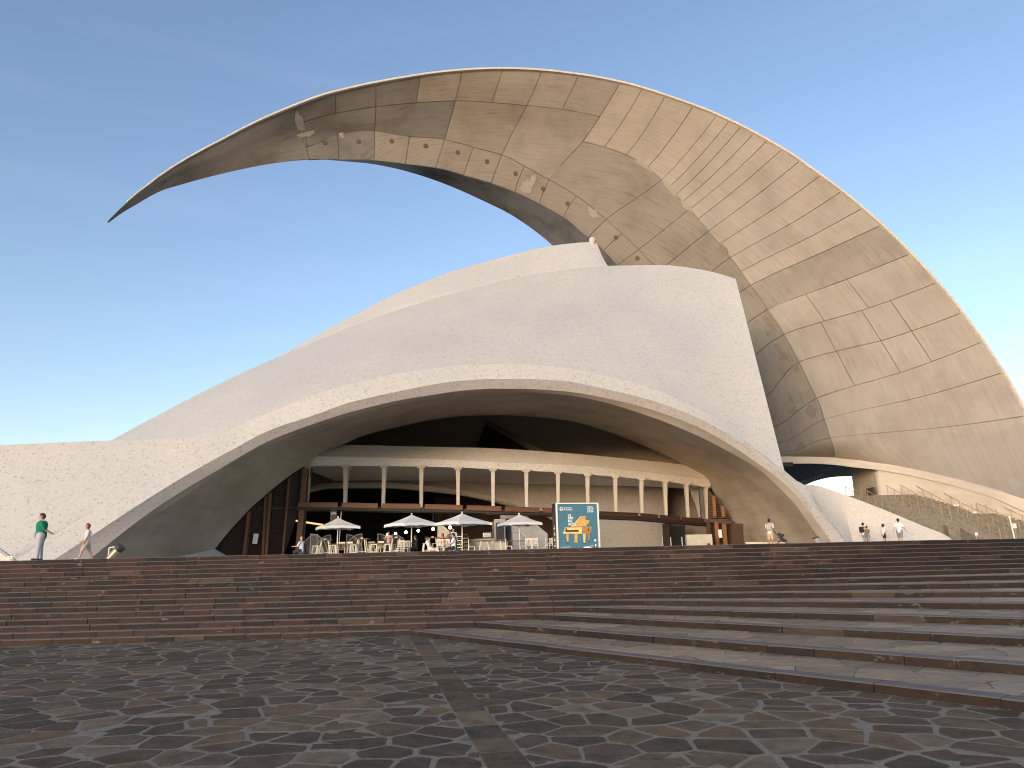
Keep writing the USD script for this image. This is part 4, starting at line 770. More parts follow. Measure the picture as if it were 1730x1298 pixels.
    if style != 'bald':
        hr = m3.Manifold.batch_hull([sph(hp_(0, -0.02, 0.055), 0.094), sph(hp_(0, -0.045, 0.0), 0.086), sph(hp_(0, 0.02, 0.07), 0.078)])
        cut = m3.Manifold.cube([0.4, 0.2, 0.3], False).translate([-0.2, 0.045, -0.255]); 
        if style in ('bob', 'curly'):
            hr = uni([hr, m3.Manifold.batch_hull([sph(hp_(-0.06, -0.05, -0.07), 0.05), sph(hp_(0.06, -0.05, -0.07), 0.05), sph(hp_(0, -0.03, 0.03), 0.095)])])
        if style == 'curly': hr = uni([hr] + [sph(hp_(0.085 * math.cos(a), -0.03 + 0.07 * math.sin(a), z), 0.035, 8) for a in np.linspace(2.9, 6.5, 8) for z in (-0.08, -0.02, 0.04)])
        if style == 'bun': hr = uni([hr, sph(hp_(0, -0.10, 0.10), 0.045)])
        c4 = np.eye(4); c4[:3, :3] = R; c4[:3, 3] = hd
        cut = m3.Manifold.cube([0.4, 0.22, 0.30], False).translate([-0.2, 0.035, -0.27]).transform(c4[:3, :4].tolist())
        obj('hair', fin_(soft(hr - cut, 0.03)), M[hair], t, smooth=60)
    if extra: extra(t, fin_, dict(wai=wai, che=che, nek=nek, A=A, L=L, up=up, hd=hd, pel=pel))
    return t
Z = 2.4
def scarf(t, fin_, J):
    ring = [J['nek'] + np.array([0.085 * math.cos(a), 0.085 * math.sin(a), -0.035 - 0.02 * math.sin(a)]) for a in np.linspace(0, 2 * math.pi, 11)]
    obj('scarf', fin_(soft(uni(chain([(p, 0.045) for p in ring])), 0.03)), M['scarf'], t, smooth=60)
def backpack(col):
    def f(t, fin_, J):
        c = J['che'] - J['up'] * 0.06 + np.array([0, -0.22, 0])
        m = m3.Manifold.batch_hull([sph(c + np.array([sx * 0.10, dy, dz]), 0.065) for sx in (-1, 1) for dy in (-0.03, 0.05) for dz in (-0.17, 0.14)])
        bp = obj('backpack', fin_(soft(uni([m, m3.Manifold.batch_hull([sph(c + np.array([sx * 0.08, -0.09, dz]), 0.045) for sx in (-1, 1) for dz in (-0.15, -0.02)])]))), M[col], t, smooth=60)
        for sx in (-1, 1): obj('strap', fin_(soft(uni(chain([(c + np.array([sx * 0.1, 0.05, 0.17]), 0.02), (J['nek'] + np.array([sx * 0.11, 0.03, -0.02]), 0.022), (J['che'] + np.array([sx * 0.13, 0.13, -0.02]), 0.022), (c + np.array([sx * 0.11, 0.08, -0.15]), 0.018)])), 0.03)), M[col], bp, smooth=60)
    return f
person('woman in a green T-shirt and lilac trousers standing with hands behind her back', G0(66, 28.7), 116, 1.68, legs=((4, 3), (-4, 2)), arms=((-22, 8, -38, 26), (-24, 8, -36, 26)), girth=1.42, female=True,
       top='green', sleeve=0.6, bottom='lilac', leglen=0.96, shoes='navy', hair='hair_brown', style='short', extra=scarf, pitch=2)
person('woman in a pale top and beige shorts walking near the left foot of the arch', G0(146, 34.2), 118, 1.62, legs=((24, 8), (-16, 8)), arms=((6, 6, 18), (12, 6, 30)), female=True, top='palecloth', sleeve=0.5, bottom='beige', leglen=0.44, shoes='whitecloth', hair='hair_red', style='bob', pitch=16, girth=1.05)
person('man in a white T-shirt and khaki shorts with a pale backpack behind a pushchair', G0(1304, 50.5), -28, 1.78, legs=((6, 4), (-10, 4)), arms=((35, 12, 100), (30, 8, 105)), top='whitecloth', bottom='khaki', leglen=0.46, shoes='greycloth', hair='hair_black', skin='skin_tan', extra=backpack('pack'))
person('woman with a black rucksack and denim shorts walking along the sloping white wall', G0(1463, 56.8), -62, 1.66, legs=((26, 10), (-20, 14)), arms=((10, 8, 20), (-8, 8, 12)), female=True, top='whitecloth', sleeve=0.0, bottom='denim', leglen=0.36, shoes='greycloth', hair='hair_black', style='bun', skin='skin', extra=backpack('blackcloth'))
person('child in an olive shirt walking beside the woman with the black rucksack', G0(1469, 56.2), -55, 1.38, legs=((20, 8), (-18, 10)), arms=((12, 8, 14), (-12, 8, 14)), top='olive', bottom='greycloth', leglen=0.7, hair='hair_black')
person('curly-haired girl in a cream top and black shorts with one arm stretched forward', G0(1497, 57.4), -70, 1.55, legs=((22, 8), (-16, 10)), arms=((62, 4, 4), (-4, 6, 8)), female=True, top='palecloth', bottom='blackcloth', leglen=0.36, shoes='blackcloth', hair='hair_black', style='curly')
person('tall man in a white T-shirt and grey shorts walking away near the stairway', G0(1524, 55.4), -38, 1.82, legs=((16, 8), (-14, 8)), arms=((-22, 14, 10), (26, 18, 6)), top='whitecloth', bottom='greycloth', leglen=0.46, shoes='whitecloth', hair='hair_black', skin='skin', girth=1.05)
# cafe guests
person('bald man in a light blue shirt sitting alone at the left end of the cafe', G0(509, 47.5, Z - 0.12), 70, 1.74, legs=((84, 84), (84, 84)), arms=((30, 8, 60), (30, 8, 60)), top='skyblue', sleeve=0.5, bottom='navy', leglen=0.95, style='bald')
person('standing waiter in a pink shirt and dark trousers at the back of the cafe', G0(656, 55), 180, 1.72, arms=((30, 6, 80), (30, 6, 80)), top='pinkcloth', sleeve=0.9, bottom='navy', leglen=0.96)
person('guest in a red T-shirt sitting behind a white chair in the cafe', G0(748, 52.5, Z + 0.08), 170, 1.68, legs=((84, 84), (84, 84)), arms=((40, 10, 60), (40, 10, 60)), top='redcloth', bottom='blackcloth', leglen=0.95, hair='hair_red', style='bob', female=True)
person('person in a long blue-grey dress standing beside the cafe counter', G0(760.5, 53.6), 150, 1.66, arms=((30, 6, 70), (30, 6, 70)), top='bluegrey', sleeve=0.6, bottom='bluegrey', leglen=0.98, hair='hair_brown', female=True, girth=1.15)
person('dark-haired person in a cream shirt standing taller behind the blue-grey dress', G0(766, 56.4), 190, 1.9, arms=((10, 8, 20), (10, 8, 20)), top='palecloth', bottom='greycloth', leglen=0.96, hair='hair_black')
person('man in a white T-shirt sitting low on the terrace edge below the third umbrella', G0(766, 45.5, Z - 0.22), 95, 1.74, legs=((80, 90), (84, 84)), arms=((30, 8, 50), (20, 8, 60)), top='whitecloth', bottom='blackcloth', leglen=0.95)
person('seated guest with dark hair and a black shirt under the second umbrella', G0(702, 50.5, Z - 0.05), 60, 1.66, legs=((84, 84), (84, 84)), arms=((40, 10, 60), (40, 10, 60)), top='blackcloth', bottom='blackcloth', leglen=0.95, hair='hair_black', female=True)
person('reclining guest in a white shirt leaning back left of the high table', G0(727, 49.5, Z - 0.15), -70, 1.7, legs=((80, 60), (84, 50)), arms=((20, 10, 40), (20, 10, 40)), lean=-25, top='whitecloth', bottom='whitecloth', leglen=0.95, hair='hair_black')

# ------------------------------------------------------------------ pushchair, bins, small things on the terrace
t = thing('pushchair', 'dark folding pushchair pushed along below the soffit', 'pushchair', G0(1322, 49.8), -115)
obj('hood', soft(m3.Manifold.batch_hull([sph((sx * 0.17, 0.0 + dy, 0.72 + dz), 0.07) for sx in (-1, 1) for dy, dz in ((-0.12, 0.12), (0.12, 0.02), (-0.05, -0.15))])), M['navy'], t, smooth=60)
obj('seat', soft(m3.Manifold.batch_hull([sph((sx * 0.17, dy, dz), 0.05) for sx in (-1, 1) for dy, dz in ((-0.08, 0.6), (0.12, 0.33), (0.30, 0.38))])), M['navy'], t, smooth=60)
fm = MB()
for sx in (-0.22, 0.22): fm.tube((sx, -0.45, 1.02), (sx, 0.35, 0.14), 0.016, n=6).tube((sx, 0.05, 0.5), (sx, -0.35, 0.14), 0.016, n=6)
obj('frame', fm.tube((-0.22, -0.45, 1.02), (0.22, -0.45, 1.02), 0.018, n=6), M['black'], t)
for sx in (-0.22, 0.22):
    for yy in (-0.35, 0.35): obj('wheel', MB().tube((sx - 0.02, yy, 0.12), (sx + 0.02, yy, 0.12), 0.12, n=14), M['black'], t)
t = thing('litter_bin', 'leaning cylindrical bronze litter bin on a frame at the foot of the left soffit', 'litter bin', G0(196, 37.5), 0)
obj('drum', MB().tube((-0.32, 0, 0.02), (0.10, 0, 0.50), 0.17, 0.21, 18), M['brass'], t, smooth=50); obj('rim', MB().tube((0.10, 0, 0.50), (0.25, 0, 0.67), 0.22, 0.25, 18), M['black'], t, smooth=50)
obj('frame', MB().tube((-0.42, 0.1, 0), (-0.40, 0.1, 0.62), 0.03).tube((-0.40, 0.1, 0.62), (-0.08, 0.1, 0.66), 0.03), M['white'], t)
t = thing('litter_bin', 'tilted dark grey litter bin hanging on a post beside the right foot of the arch', 'litter bin', G0(1383, 52.2), 0)
obj('bucket', MB().tube((0.05, 0, 0.14), (-0.10, 0, 0.55), 0.15, 0.22, 16), M['grey'], t, smooth=50); obj('rim', MB().tube((-0.10, 0, 0.55), (-0.115, 0, 0.60), 0.24, 0.24, 16), M['black'], t); obj('post', MB().bar((0.22, 0, 0), (0.17, 0, 0.62), 0.05), M['grey'], t)
t = thing('ramp_rail', 'grey slanting rail with a glazed panel at the far left', 'railing', G0(8, 30.5))
a, b = P(-20, 915, 30.5), P(27, 949, 30.5); o = G0(8, 30.5)
obj('rail', MB().bar(a - o, b - o, 0.09, 0.09), M['grey'], t)
tri = Polygon([((a - o)[0], (a - o)[2] - 0.08), ((b - o)[0] - 0.1, (b - o)[2]), ((a - o)[0], (b - o)[2])])
pm = trimesh.creation.extrude_polygon(tri, 0.02, engine='earcut'); pm.apply_transform(trimesh.transformations.rotation_matrix(math.pi / 2, [1, 0, 0])); obj('panel', pm, M['palecloth'], t)
q = P(17, 942, 30.2); t = thing('small_sign', 'little white notice with a red mark beside the slanting rail', 'sign', (q[0], q[1], 2.4)); obj('plate', MB().box((0.2, 0.02, 0.11), (0, 0, q[2] - 2.4)), M['white'], t); obj('red_mark', MB().box((0.05, 0.01, 0.03), (0.0, -0.016, q[2] - 2.4)), M['redcloth'], t); obj('stake', MB().tube((0, 0.02, 0), (0, 0.02, q[2] - 2.4), 0.012), M['metal'], t)

# ------------------------------------------------------------------ advertising box with the piano poster
Wd, Hd, Dp = 2.86, 3.05, 1.0; org = P(941.5, 925, 48); org = np.array([org[0], 48.0, 2.4])
pb = thing('advertising_box', 'tall white-framed advertising box with a teal poster of a golden grand piano', 'advertising box', org, 12)
obj('casing', MB().box((Wd, Dp - 0.1, Hd - 0.02), (Wd / 2, Dp / 2 + 0.06, Hd / 2)), M['black'], pb)
fr_ = MB(); fr_.box((0.10, 0.12, Hd), (0.05, 0.05, Hd / 2)).box((0.10, 0.12, Hd), (Wd - 0.05, 0.05, Hd / 2)).box((Wd - 0.2, 0.12, 0.07), (Wd / 2, 0.05, Hd - 0.035)); obj('frame', fr_, M['white'], pb)
obj('poster_panel', MB().box((Wd - 0.2, 0.04, Hd - 0.07), (Wd / 2, 0.06, (Hd - 0.07) / 2)), M['teal'], pb)
def face(poly, d):                                            # print shape (photo fraction coordinates u right, v up, in metres) laid on the poster
    m = trimesh.creation.extrude_polygon(poly, 0.004, engine='earcut'); m.apply_transform(trimesh.transformations.rotation_matrix(math.pi / 2, [1, 0, 0])); m.apply_translation((0, 0.038 - d, 0)); return m
k = (Wd - 0.2) / 950.0                                         # poster zoom pixels (465..1415) to metres
def Z_(pts): return Polygon([(0.1 + (x - 465 - (y - 200) * 0.045) * k, Hd - 0.07 - (y - 205) * k) for x, y in pts])
def pr(name, polys, mk, d): obj(name, trimesh.util.concatenate([face(Z_(p), d) for p in polys]), M[mk], pb)
pr('piano_lid', [[(800, 720), (1030, 480), (1165, 480), (1130, 545), (1165, 570), (1245, 580), (1230, 630), (1150, 700), (1060, 715), (900, 722)]], 'gold', 0.0)
pr('lid_fold', [[(800, 720), (1030, 480), (1045, 490), (850, 720)], [(1065, 590), (1080, 590), (1170, 725), (1150, 725)]], 'gold_light', 0.005)
pr('piano_case', [[(1050, 725), (1290, 725), (1300, 790), (1285, 850), (1240, 870), (1050, 880)]], 'gold_dark', 0.003)
pr('piano_front', [[(650, 735), (1055, 735), (1055, 880), (660, 870), (615, 880), (610, 830), (645, 820)]], 'gold_light', 0.006)
pr('keyboard', [[(670, 795), (980, 795), (980, 835), (670, 835)], [(665, 750), (700, 750), (700, 830), (665, 830)], [(1200, 755), (1225, 770), (1228, 810), (1200, 840)]], 'print_dark', 0.011)
pr('piano_leg', [[(680, 880), (745, 880), (738, 1060), (705, 1060)]], 'gold', 0.003); pr('piano_leg', [[(1080, 880), (1145, 880), (1135, 1085), (1100, 1085)]], 'gold_light', 0.003); pr('piano_leg', [[(1195, 870), (1240, 870), (1238, 1040), (1212, 1040)]], 'gold_dark', 0.003); pr('pedal_lyre', [[(885, 880), (955, 880), (950, 1040), (955, 1080), (870, 1065), (885, 1040)]], 'gold', 0.003)
pr('caster', [[(700, 1060), (740, 1060), (735, 1088), (705, 1088)], [(1095, 1085), (1140, 1085), (1135, 1110), (1098, 1110)], [(1208, 1040), (1243, 1040), (1240, 1066), (1212, 1066)]], 'print_dark', 0.004)
def txt(s, x, y, hpx, name='lettering', bold=True, mk='print_white', par=pb):
    m = meshkit.text_mesh(s, hpx * k, 0.004, bold); m.apply_transform(trimesh.transformations.rotation_matrix(math.pi / 2, [1, 0, 0])); m.apply_translation((0.1 + (x - 465 - (y - 200) * 0.045) * k, 0.034, Hd - 0.07 - (y - 205) * k)); obj(name, m, M[mk], par)
for s_, x, y in (('VI', 720, 490), ('SIO', 720, 550), ('NA,', 722, 618), ('RIOS', 735, 690)): txt(s_, x, y, 52)
txt('2025', 1180, 332, 44); txt('2026', 1182, 395, 44); txt('AUDITORIO', 620, 304, 24); txt('DE TENERIFE', 620, 346, 24)
txt('TEMPORADA', 1180, 272, 15); txt('auditoriodetenerife.com', 570, 1178, 14); txt('TENERIFE', 1245, 1160, 14)
ringp = Point(0, 0).buffer(38).difference(Point(0, 0).buffer(23)); pr('logo_ring', [[(565 + x, 315 + y) for x, y in Point(0, 0).buffer(40).exterior.coords][:-1]], 'print_white', 0.0); pr('logo_centre', [[(567 + x, 311 + y) for x, y in Point(0, 0).buffer(24).exterior.coords][:-1]], 'teal', 0.006)
pr('emblem', [[(1355, 1010), (1397, 1010), (1397, 1055), (1355, 1055)], [(1372, 1120), (1385, 1112), (1398, 1120), (1402, 1150), (1390, 1168), (1372, 1168), (1366, 1150)], [(1085, 1195), (1110, 1175), (1200, 1165), (1275, 1180), (1290, 1200), (1090, 1208)]], 'print_white', 0.0)
for i, yy in enumerate((0.35, 0.72, 1.08, 1.45)): obj('side_lettering', MB().box((0.004, 0.3, 0.10), (-0.004, 0.55, yy)).box((0.004, 0.08, 0.2), (-0.004, 0.48, yy + 0.08)), M['print_white'], pb)

# ------------------------------------------------------------------ cafe: umbrellas, furniture, lamps
def umbrella(loc, wid, rz, label, drop=0.0):
    t = thing('cafe_umbrella', label, 'umbrella', loc, rz, group=None); r = wid / 2; hz, tz = 2.08, 2.72; N = 8; v = []; 
    corners = [np.array([sx * r, sy * r, hz]) for sx, sy in ((-1, -1), (1, -1), (1, 1), (-1, 1))]
    for i in range(4):
        a, b = corners[i], corners[(i + 1) % 4]; g = []
        for s in np.linspace(0, 1, 7):
            e = a * (1 - s) + b * s + np.array([0, 0, 0.05 * math.sin(math.pi * s)]); row = [np.array([0, 0, tz]) * (1 - q) + e * q + np.array([0, 0, -0.06 * math.sin(math.pi * q)]) for q in np.linspace(0.03, 1, 6)]
            g.append(row + [e * [1.005, 1.005, 1] + np.array([0, 0, -0.17 - 0.02 * math.cos(s * 18)])])
        g = np.array(g); vv = g.reshape(-1, 3); I = np.arange(49).reshape(7, 7); f = np.vstack([np.c_[I[:-1, :-1].ravel(), I[1:, :-1].ravel(), I[1:, 1:].ravel()], np.c_[I[:-1, :-1].ravel(), I[1:, 1:].ravel(), I[:-1, 1:].ravel()]])
        m = trimesh.Trimesh(vv, f, process=False); m2 = m.copy(); m2.vertices -= (0, 0, 0.012); m2.faces = m2.faces[:, ::-1]; obj('canopy_panel', trimesh.util.concatenate([m, m2]), M['canvas'], t, smooth=40)
    obj('pole', MB().tube((0, 0, 0), (0, 0, tz + 0.05), 0.04, n=12), M['white'], t, smooth=50); obj('finial', MB().ball((0, 0, tz + 0.05), 0.06, 1), M['white'], t)
    rb = MB()
    for c in corners: rb.bar((0, 0, tz - 0.08), c - (0, 0, 0.05), 0.025)
    obj('ribs', rb, M['white_fur'], t); obj('base_plate', MB().box((0.7, 0.7, 0.07), (0, 0, 0.035)), M['grey'], t)
for px, Y, wd, rz, lab in [(569.5, 53, 2.5, 28, 'white square cafe umbrella farthest left, standing by the timber screen'), (695, 51.5, 2.75, 38, 'white cafe umbrella second from the left, its left corner drooping'), (781, 51.2, 2.75, 42, 'white cafe umbrella third from the left, before the lit display case'), (878.5, 54, 2.45, 24, 'white cafe umbrella farthest right, nearest the poster box')]: umbrella(G0(px, Y), wd, rz, lab)
ch = thing('slatted_chair', 'white slat-backed cafe chair on the terrace among the cafe tables', 'chair', G0(577, 50), 15, group='white slatted cafe chairs')
obj('seat', MB().box((0.44, 0.44, 0.035), (0, 0, 0.45)), M['white_fur'], ch)
for sx in (-0.19, 0.19): obj('leg', MB().bar((sx, 0.19, 0), (sx, 0.19, 0.45), 0.045), M['white_fur'], ch); obj('leg', MB().bar((sx, -0.22, 0), (sx, -0.20, 0.95), 0.045), M['white_fur'], ch)
obj('top_rail', MB().box((0.42, 0.03, 0.10), (0, -0.20, 0.90)), M['white_fur'], ch); obj('lower_rail', MB().box((0.36, 0.03, 0.04), (0, -0.205, 0.56)), M['white_fur'], ch)
for q in range(4): obj('back_slat', MB().box((0.04, 0.02, 0.30), (-0.13 + q * 0.087, -0.203, 0.71)), M['white_fur'], ch)
for px, Y, rz in [(594, 50, -20), (626, 50.5, 30), (641, 49.8, 160), (676, 49, 20), (686, 50, 170), (744, 48.6, 0), (754, 48.8, 8), (797, 50, -90), (822, 51, 95), (860, 51, -95), (884, 52, 95), (893, 51.2, 0), (904, 51.2, 0), (931, 52.5, 20)]: copy_of(ch, G0(px, Y), rz)
st = thing('bar_stool', 'white splayed-leg bar stool among the high cafe tables', 'stool', G0(533, 49), 10, group='white splayed bar stools')
obj('seat', MB().box((0.38, 0.34, 0.05), (0, 0, 0.72)), M['white_fur'], st)
for sx in (-1, 1):
    for sy in (-1, 1): obj('leg', MB().bar((sx * 0.24, sy * 0.18, 0), (sx * 0.15, sy * 0.12, 0.70), 0.05), M['white_fur'], st)
obj('foot_rest', MB().bar((-0.2, -0.16, 0.25), (0.2, -0.16, 0.25), 0.035), M['white_fur'], st)
for px, Y, rz in [(540, 50, 0), (562, 49, 20), (597, 49, 0), (632, 48.8, 5), (655, 49.2, 0), (664, 50, 8), (720, 49.6, 20), (735, 50.4, 0), (750, 51.5, 10)]: copy_of(st, G0(px, Y), rz)
ht = thing('high_table', 'high brown-topped table just left of the first umbrella pole', 'table', G0(548.5, 50), 8, group='high cafe tables')
obj('table_top', MB().box((0.95, 0.6, 0.045), (0, 0, 1.10)), M['wood_top'], ht)
for sx in (-1, 1):
    for sy in (-1, 1): obj('leg', MB().bar((sx * 0.38, sy * 0.22, 0), (sx * 0.22, sy * 0.16, 1.08), 0.06), M['white_fur'], ht)
obj('cross_bar', MB().bar((-0.33, 0, 0.3), (0.33, 0, 0.3), 0.05), M['white_fur'], ht); obj('napkin_holder', MB().box((0.16, 0.12, 0.07), (0, 0, 1.155)), M['white_fur'], ht)
for (px, Y, rz), lab in zip([(611, 49.5, -6), (669, 49.2, 4), (731, 50.5, 0)], ('high brown-topped table midway between the first and second umbrella poles', 'high brown-topped table just left of the second umbrella pole', 'high brown-topped table beside the pale triangular partition')): copy_of(ht, G0(px, Y), rz, lab)
lt = thing('low_table', 'low brown-topped table with stools, midway between the first and second umbrellas', 'table', G0(642, 49.5), 3, group='low cafe tables')
obj('table_top', MB().box((1.7, 0.7, 0.045), (0, 0, 0.80)), M['wood_top'], lt)
for sx in (-1, 1): obj('trestle', MB().bar((sx * 0.72, -0.3, 0), (sx * 0.6, -0.2, 0.78), 0.06).bar((sx * 0.72, 0.3, 0), (sx * 0.6, 0.2, 0.78), 0.06).bar((sx * 0.6, -0.22, 0.75), (sx * 0.6, 0.22, 0.75), 0.06), M['white_fur'], lt)
for (px, Y, rz), lab in zip([(579, 49.3, -3), (809, 50.5, 2), (829, 47.6, 4), (873, 51.6, 0)], ('low brown-topped table beside the first umbrella pole', 'low brown-topped table right of the lit display case', 'lowest brown-topped table in front of the grey drinks fridge', 'low brown-topped table under the fourth umbrella')): copy_of(lt, G0(px, Y), rz, lab)
# quarter-round wire screens
ws = thing('wire_screen', 'dark quarter-round wire screen behind the cafe tables', 'screen', G0(524, 55), 0, group='quarter-round wire screens')
arc = [np.array([1.3 * math.cos(a), 0, 0.15 + 1.55 * math.sin(a)]) for a in np.linspace(0, math.pi / 2, 12)]; fm = MB()
for a, b in zip(arc, arc[1:]): fm.tube(a, b, 0.03, n=6)
fm.tube((0, 0, 0), (0, 0, 1.7), 0.03, n=6).tube((0, 0, 0.15), (1.3, 0, 0.15), 0.03, n=6); obj('frame', fm, M['grey'], ws)
wr_ = MB()
for q in np.linspace(0.08, 1.25, 15): wr_.bar((q, 0, 0.15), (q, 0, 0.15 + 1.55 * math.sqrt(max(0.0, 1 - (q / 1.3) ** 2))), 0.012)
obj('wires', wr_, M['grey'], ws)
for px, Y, rz in [(536, 56, 180), (558, 58, 180), (585, 58, 0), (611, 57, 180), (638, 58, 0), (663, 60, 0), (866, 60, 0)]: copy_of(ws, G0(px, Y), rz)
for i, (px, py) in enumerate([(654.8, 904), (668.4, 901.8), (685.8, 899.5), (706.8, 896.7), (731.6, 894), (760.4, 891.4)]):
    Y = 66 - i * 2.0; q = P(px, py, Y)
    t = thing('globe_lamp', f'lit white globe lamp hanging in the dark cafe, {["first", "second", "third", "fourth", "fifth", "sixth"][i]} from the left', 'lamp', q); obj('globe', MB().ball((0, 0, 0), 0.12, 2), M['globe'], t, smooth=True); obj('cord', MB().tube((0, 0, 0.1), (0, 0, 1.2), 0.012, n=5), M['black'], t)
q = P(829, 886, 61); t = thing('wall_lamp', 'bright yellow wall lamp beside the cafe counter', 'lamp', q); obj('shade', MB().box((0.16, 0.16, 0.1), (0, 0, 0.05)), M['warm_lamp'], t); obj('column', MB().box((0.5, 0.25, 3.2), (0.35, 0.35, -1.35)), M['inner_brown'], t)
q = P(826.2, 886, 61.5); 
t = thing('display_case', 'lit glass display case with bottles behind the third umbrella pole', 'display case', G0(781, 57), 0)
obj('casing', MB().box((1.05, 0.7, 0.08), (0, 0, 1.46)).box((0.05, 0.7, 1.5), (-0.5, 0, 0.75)).box((0.05, 0.7, 1.5), (0.5, 0, 0.75)).box((1.0, 0.05, 1.5), (0, 0.32, 0.75)), M['black'], t)
for zz in (0.35, 0.62, 0.9, 1.18): obj('shelf', MB().box((0.94, 0.5, 0.025), (0, 0.03, zz)), M['metal'], t); obj('shelf_light', MB().box((0.42, 0.03, 0.03), (-0.18, 0.27, zz + 0.16)), M['shelf_light'], t)
bt_ = MB(); 
for zz in (0.37, 0.64, 0.92, 1.2):
    for xx in np.linspace(-0.4, 0.42, 7): bt_.tube((xx, 0.05, zz), (xx, 0.05, zz + 0.15), 0.035, 0.02, 7)
obj('bottles', bt_, M['brass'], t)
t = thing('cafe_fridge', 'grey upright drinks fridge with a black glass door in the cafe', 'fridge', G0(845, 56.5), 0)
obj('cabinet', MB().box((0.85, 0.7, 2.55), (0, 0.36, 1.275)), M['grey'], t); obj('door_glass', MB().box((0.6, 0.03, 1.35), (0.02, -0.02, 1.6)), M['black'], t); obj('lower_panel', MB().box((0.8, 0.03, 0.75), (0, -0.015, 0.42)), M['white_fur'], t); obj('handle', MB().bar((0.36, -0.04, 1.2), (0.36, -0.04, 1.9), 0.03), M['metal'], t)
t = thing('dark_cabinet', 'tall dark green cabinet right of the drinks fridge', 'cabinet', G0(856, 57.5), 0); obj('cabinet', MB().box((0.8, 0.6, 2.6), (0, 0, 1.3)), M['inner_dark'], t); obj('door', MB().box((0.7, 0.03, 2.3), (0, -0.32, 1.3)), M['black'], t)
t = thing('cafe_counter', 'pale cafe counter behind the tables right of the display case', 'counter', G0(817, 58), 0); obj('front', MB().box((2.1, 0.6, 1.15), (0, 0, 0.575)), M['cream'], t); obj('counter_top', MB().box((2.2, 0.7, 0.05), (0, 0, 1.18)), M['wood_top'], t); obj('coffee_machine', soft(m3.Manifold.batch_hull([sph((0.3 + sx * 0.28, sy * 0.15, 1.28 + dz), 0.06) for sx in (-1, 1) for sy in (-1, 1) for dz in (0, 0.28)])), M['metal'], t, smooth=60)
t = thing('partition', 'pale triangular partition wall sloping down behind the cafe guests', 'partition', G0(748, 61), 0)
pl = Polygon([(-0.4, 0), (-0.4, 2.55), (-0.25, 2.6), (1.4, 1.1), (1.4, 0)]); pm = trimesh.creation.extrude_polygon(pl, 0.25, engine='earcut'); pm.apply_transform(trimesh.transformations.rotation_matrix(math.pi / 2, [1, 0, 0])); obj('wall', pm, M['cream'], t); obj('coping', MB().bar((-0.3, -0.12, 2.62), (1.42, -0.12, 1.1), 0.3, 0.05), M['cream'], t)
t = thing('speckled_partition', 'speckled pale wall with a sloping top behind the fourth umbrella', 'partition', G0(885, 63), 0)
pl = Polygon([(-1.9, 0), (-1.9, 3.6), (0.2, 3.1), (2.0, 1.5), (2.0, 0)]); pm = trimesh.creation.extrude_polygon(pl, 0.3, engine='earcut'); pm.apply_transform(trimesh.transformations.rotation_matrix(math.pi / 2, [1, 0, 0])); obj('wall', pm, M['mosaic'], t); obj('coping', MB().bar((0.2, -0.15, 3.12), (2.0, -0.15, 1.52), 0.34, 0.06).bar((-1.9, -0.15, 3.62), (0.2, -0.15, 3.12), 0.34, 0.06), M['cream'], t)
q = P(567, 868, 57.2); t = thing('hanging_sign', 'dark hanging sign with white lettering above the first umbrella', 'sign', (q[0] - 0.25, q[1], q[2])); obj('plate', MB().box((0.5, 0.03, 1.05), (0.1, 0, -0.3)), M['black'], t)
for yy, w in ((0.06, 0.34), (-0.02, 0.42)): obj('lettering', MB().box((w, 0.01, 0.035), (-0.1 + w / 2, -0.02, yy)), M['print_white'], t)
obj('hanger', MB().tube((0.1, 0, 0.2), (0.1, 0, 0.7), 0.012, n=5), M['metal'], t)
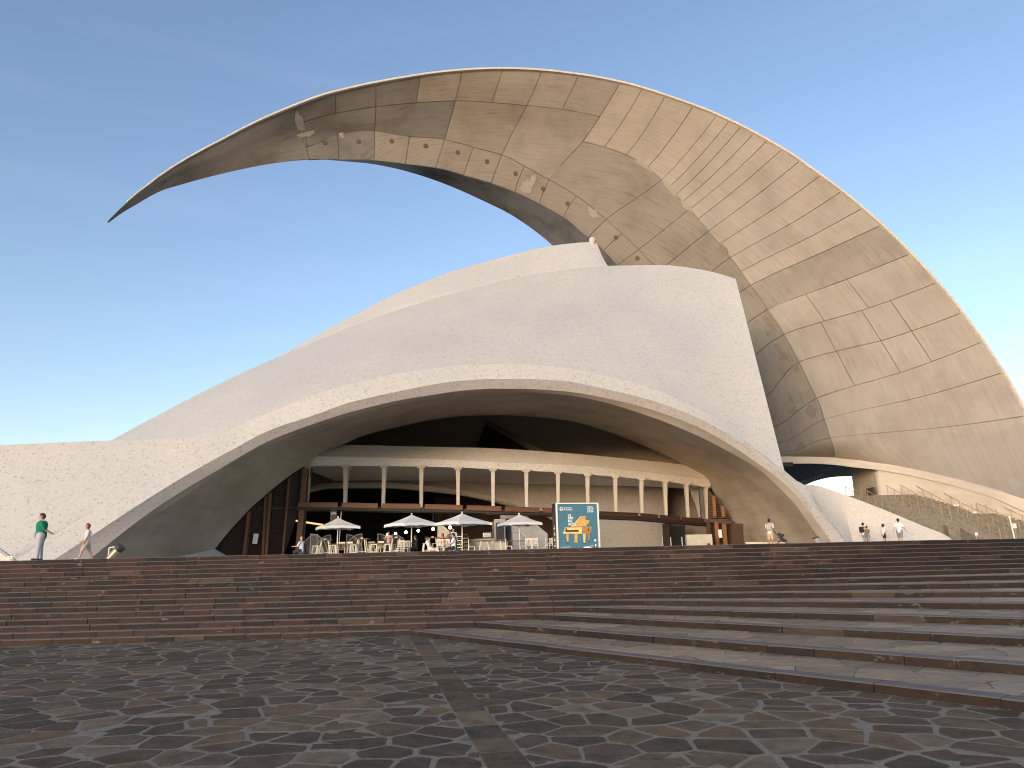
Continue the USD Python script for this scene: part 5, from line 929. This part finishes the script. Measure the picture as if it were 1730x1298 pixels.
t = thing('slim_mast', 'slim pale mast rising behind the first umbrella', 'mast', G0(571.5, 55.5)); obj('pole', MB().tube((0, 0, 0), (0.14, 0, 3.3), 0.035, n=8), M['cream'], t); obj('foot', MB().tube((0, 0, 0), (0, 0, 0.04), 0.16, n=12), M['grey'], t)
a, b = P(487, 878, 62), P(545, 887, 60); o = G0(515, 61)
t = thing('light_strip', 'warm glowing strip light slanting across the dark room at the left', 'lamp', o); obj('strip', MB().bar(a - o, b - o, 0.12, 0.14), emit('lit_strip', (1.0, 0.68, 0.3), 0.55), t); obj('wall_bracket', MB().bar(a - o + (0, 0.1, 0.1), b - o + (0, 0.1, 0.1), 0.06, 0.06), M['black'], t)
t = thing('stair_railing', 'pale railing at the dark stairwell left of the poster box', 'railing', G0(922, 55)); rl = MB()
for xx in (-0.55, 0.0, 0.5): rl.tube((xx, 0, 0), (xx, 0, 1.05), 0.025, n=6)
obj('posts', rl, M['white'], t); obj('hand_bar', MB().tube((-0.5, 0, 0.15), (0.55, 0, 0.85), 0.03, n=6), M['white'], t)
for i, px in enumerate((1120.5, 1134.5, 1153.5)):
    t = thing('barrier_post', f'thin pale barrier post in the dim passage, {["left", "middle", "right"][i]} one of three', 'post', G0(px, 62)); obj('post', MB().tube((0, 0, 0), (0, 0, 1.0), 0.03, n=8), M['white'], t); obj('cap', MB().ball((0, 0, 1.0), 0.045, 1), M['white'], t)
o = G0(1148, 76); dr = obj('passage_door', MB().box((1.2, 0.1, 2.4), o + (0, 0, 1.2)), M['black'], hall); obj('frame', MB().box((0.1, 0.16, 2.5), o + (-0.66, 0, 1.25)).box((0.1, 0.16, 2.5), o + (0.66, 0, 1.25)).box((1.42, 0.16, 0.1), o + (0, 0, 2.45)), M['wood'], dr)
o = G0(1127, 74); obj('passage_panel', MB().box((0.6, 0.15, 2.6), o + (0, 0, 1.3)).box((0.05, 0.18, 2.6), o + (0.33, 0, 1.3)), M['inner_dark'], hall)
t = thing('low_wall', 'low pale wall block with a dark socket in the dim passage', 'wall', G0(1182, 66)); obj('block', MB().box((2.2, 0.6, 1.3), (0, 0, 0.65)), M['cream'], t); obj('socket_box', MB().box((0.22, 0.05, 0.22), (0.75, -0.32, 0.42)), M['black'], t)
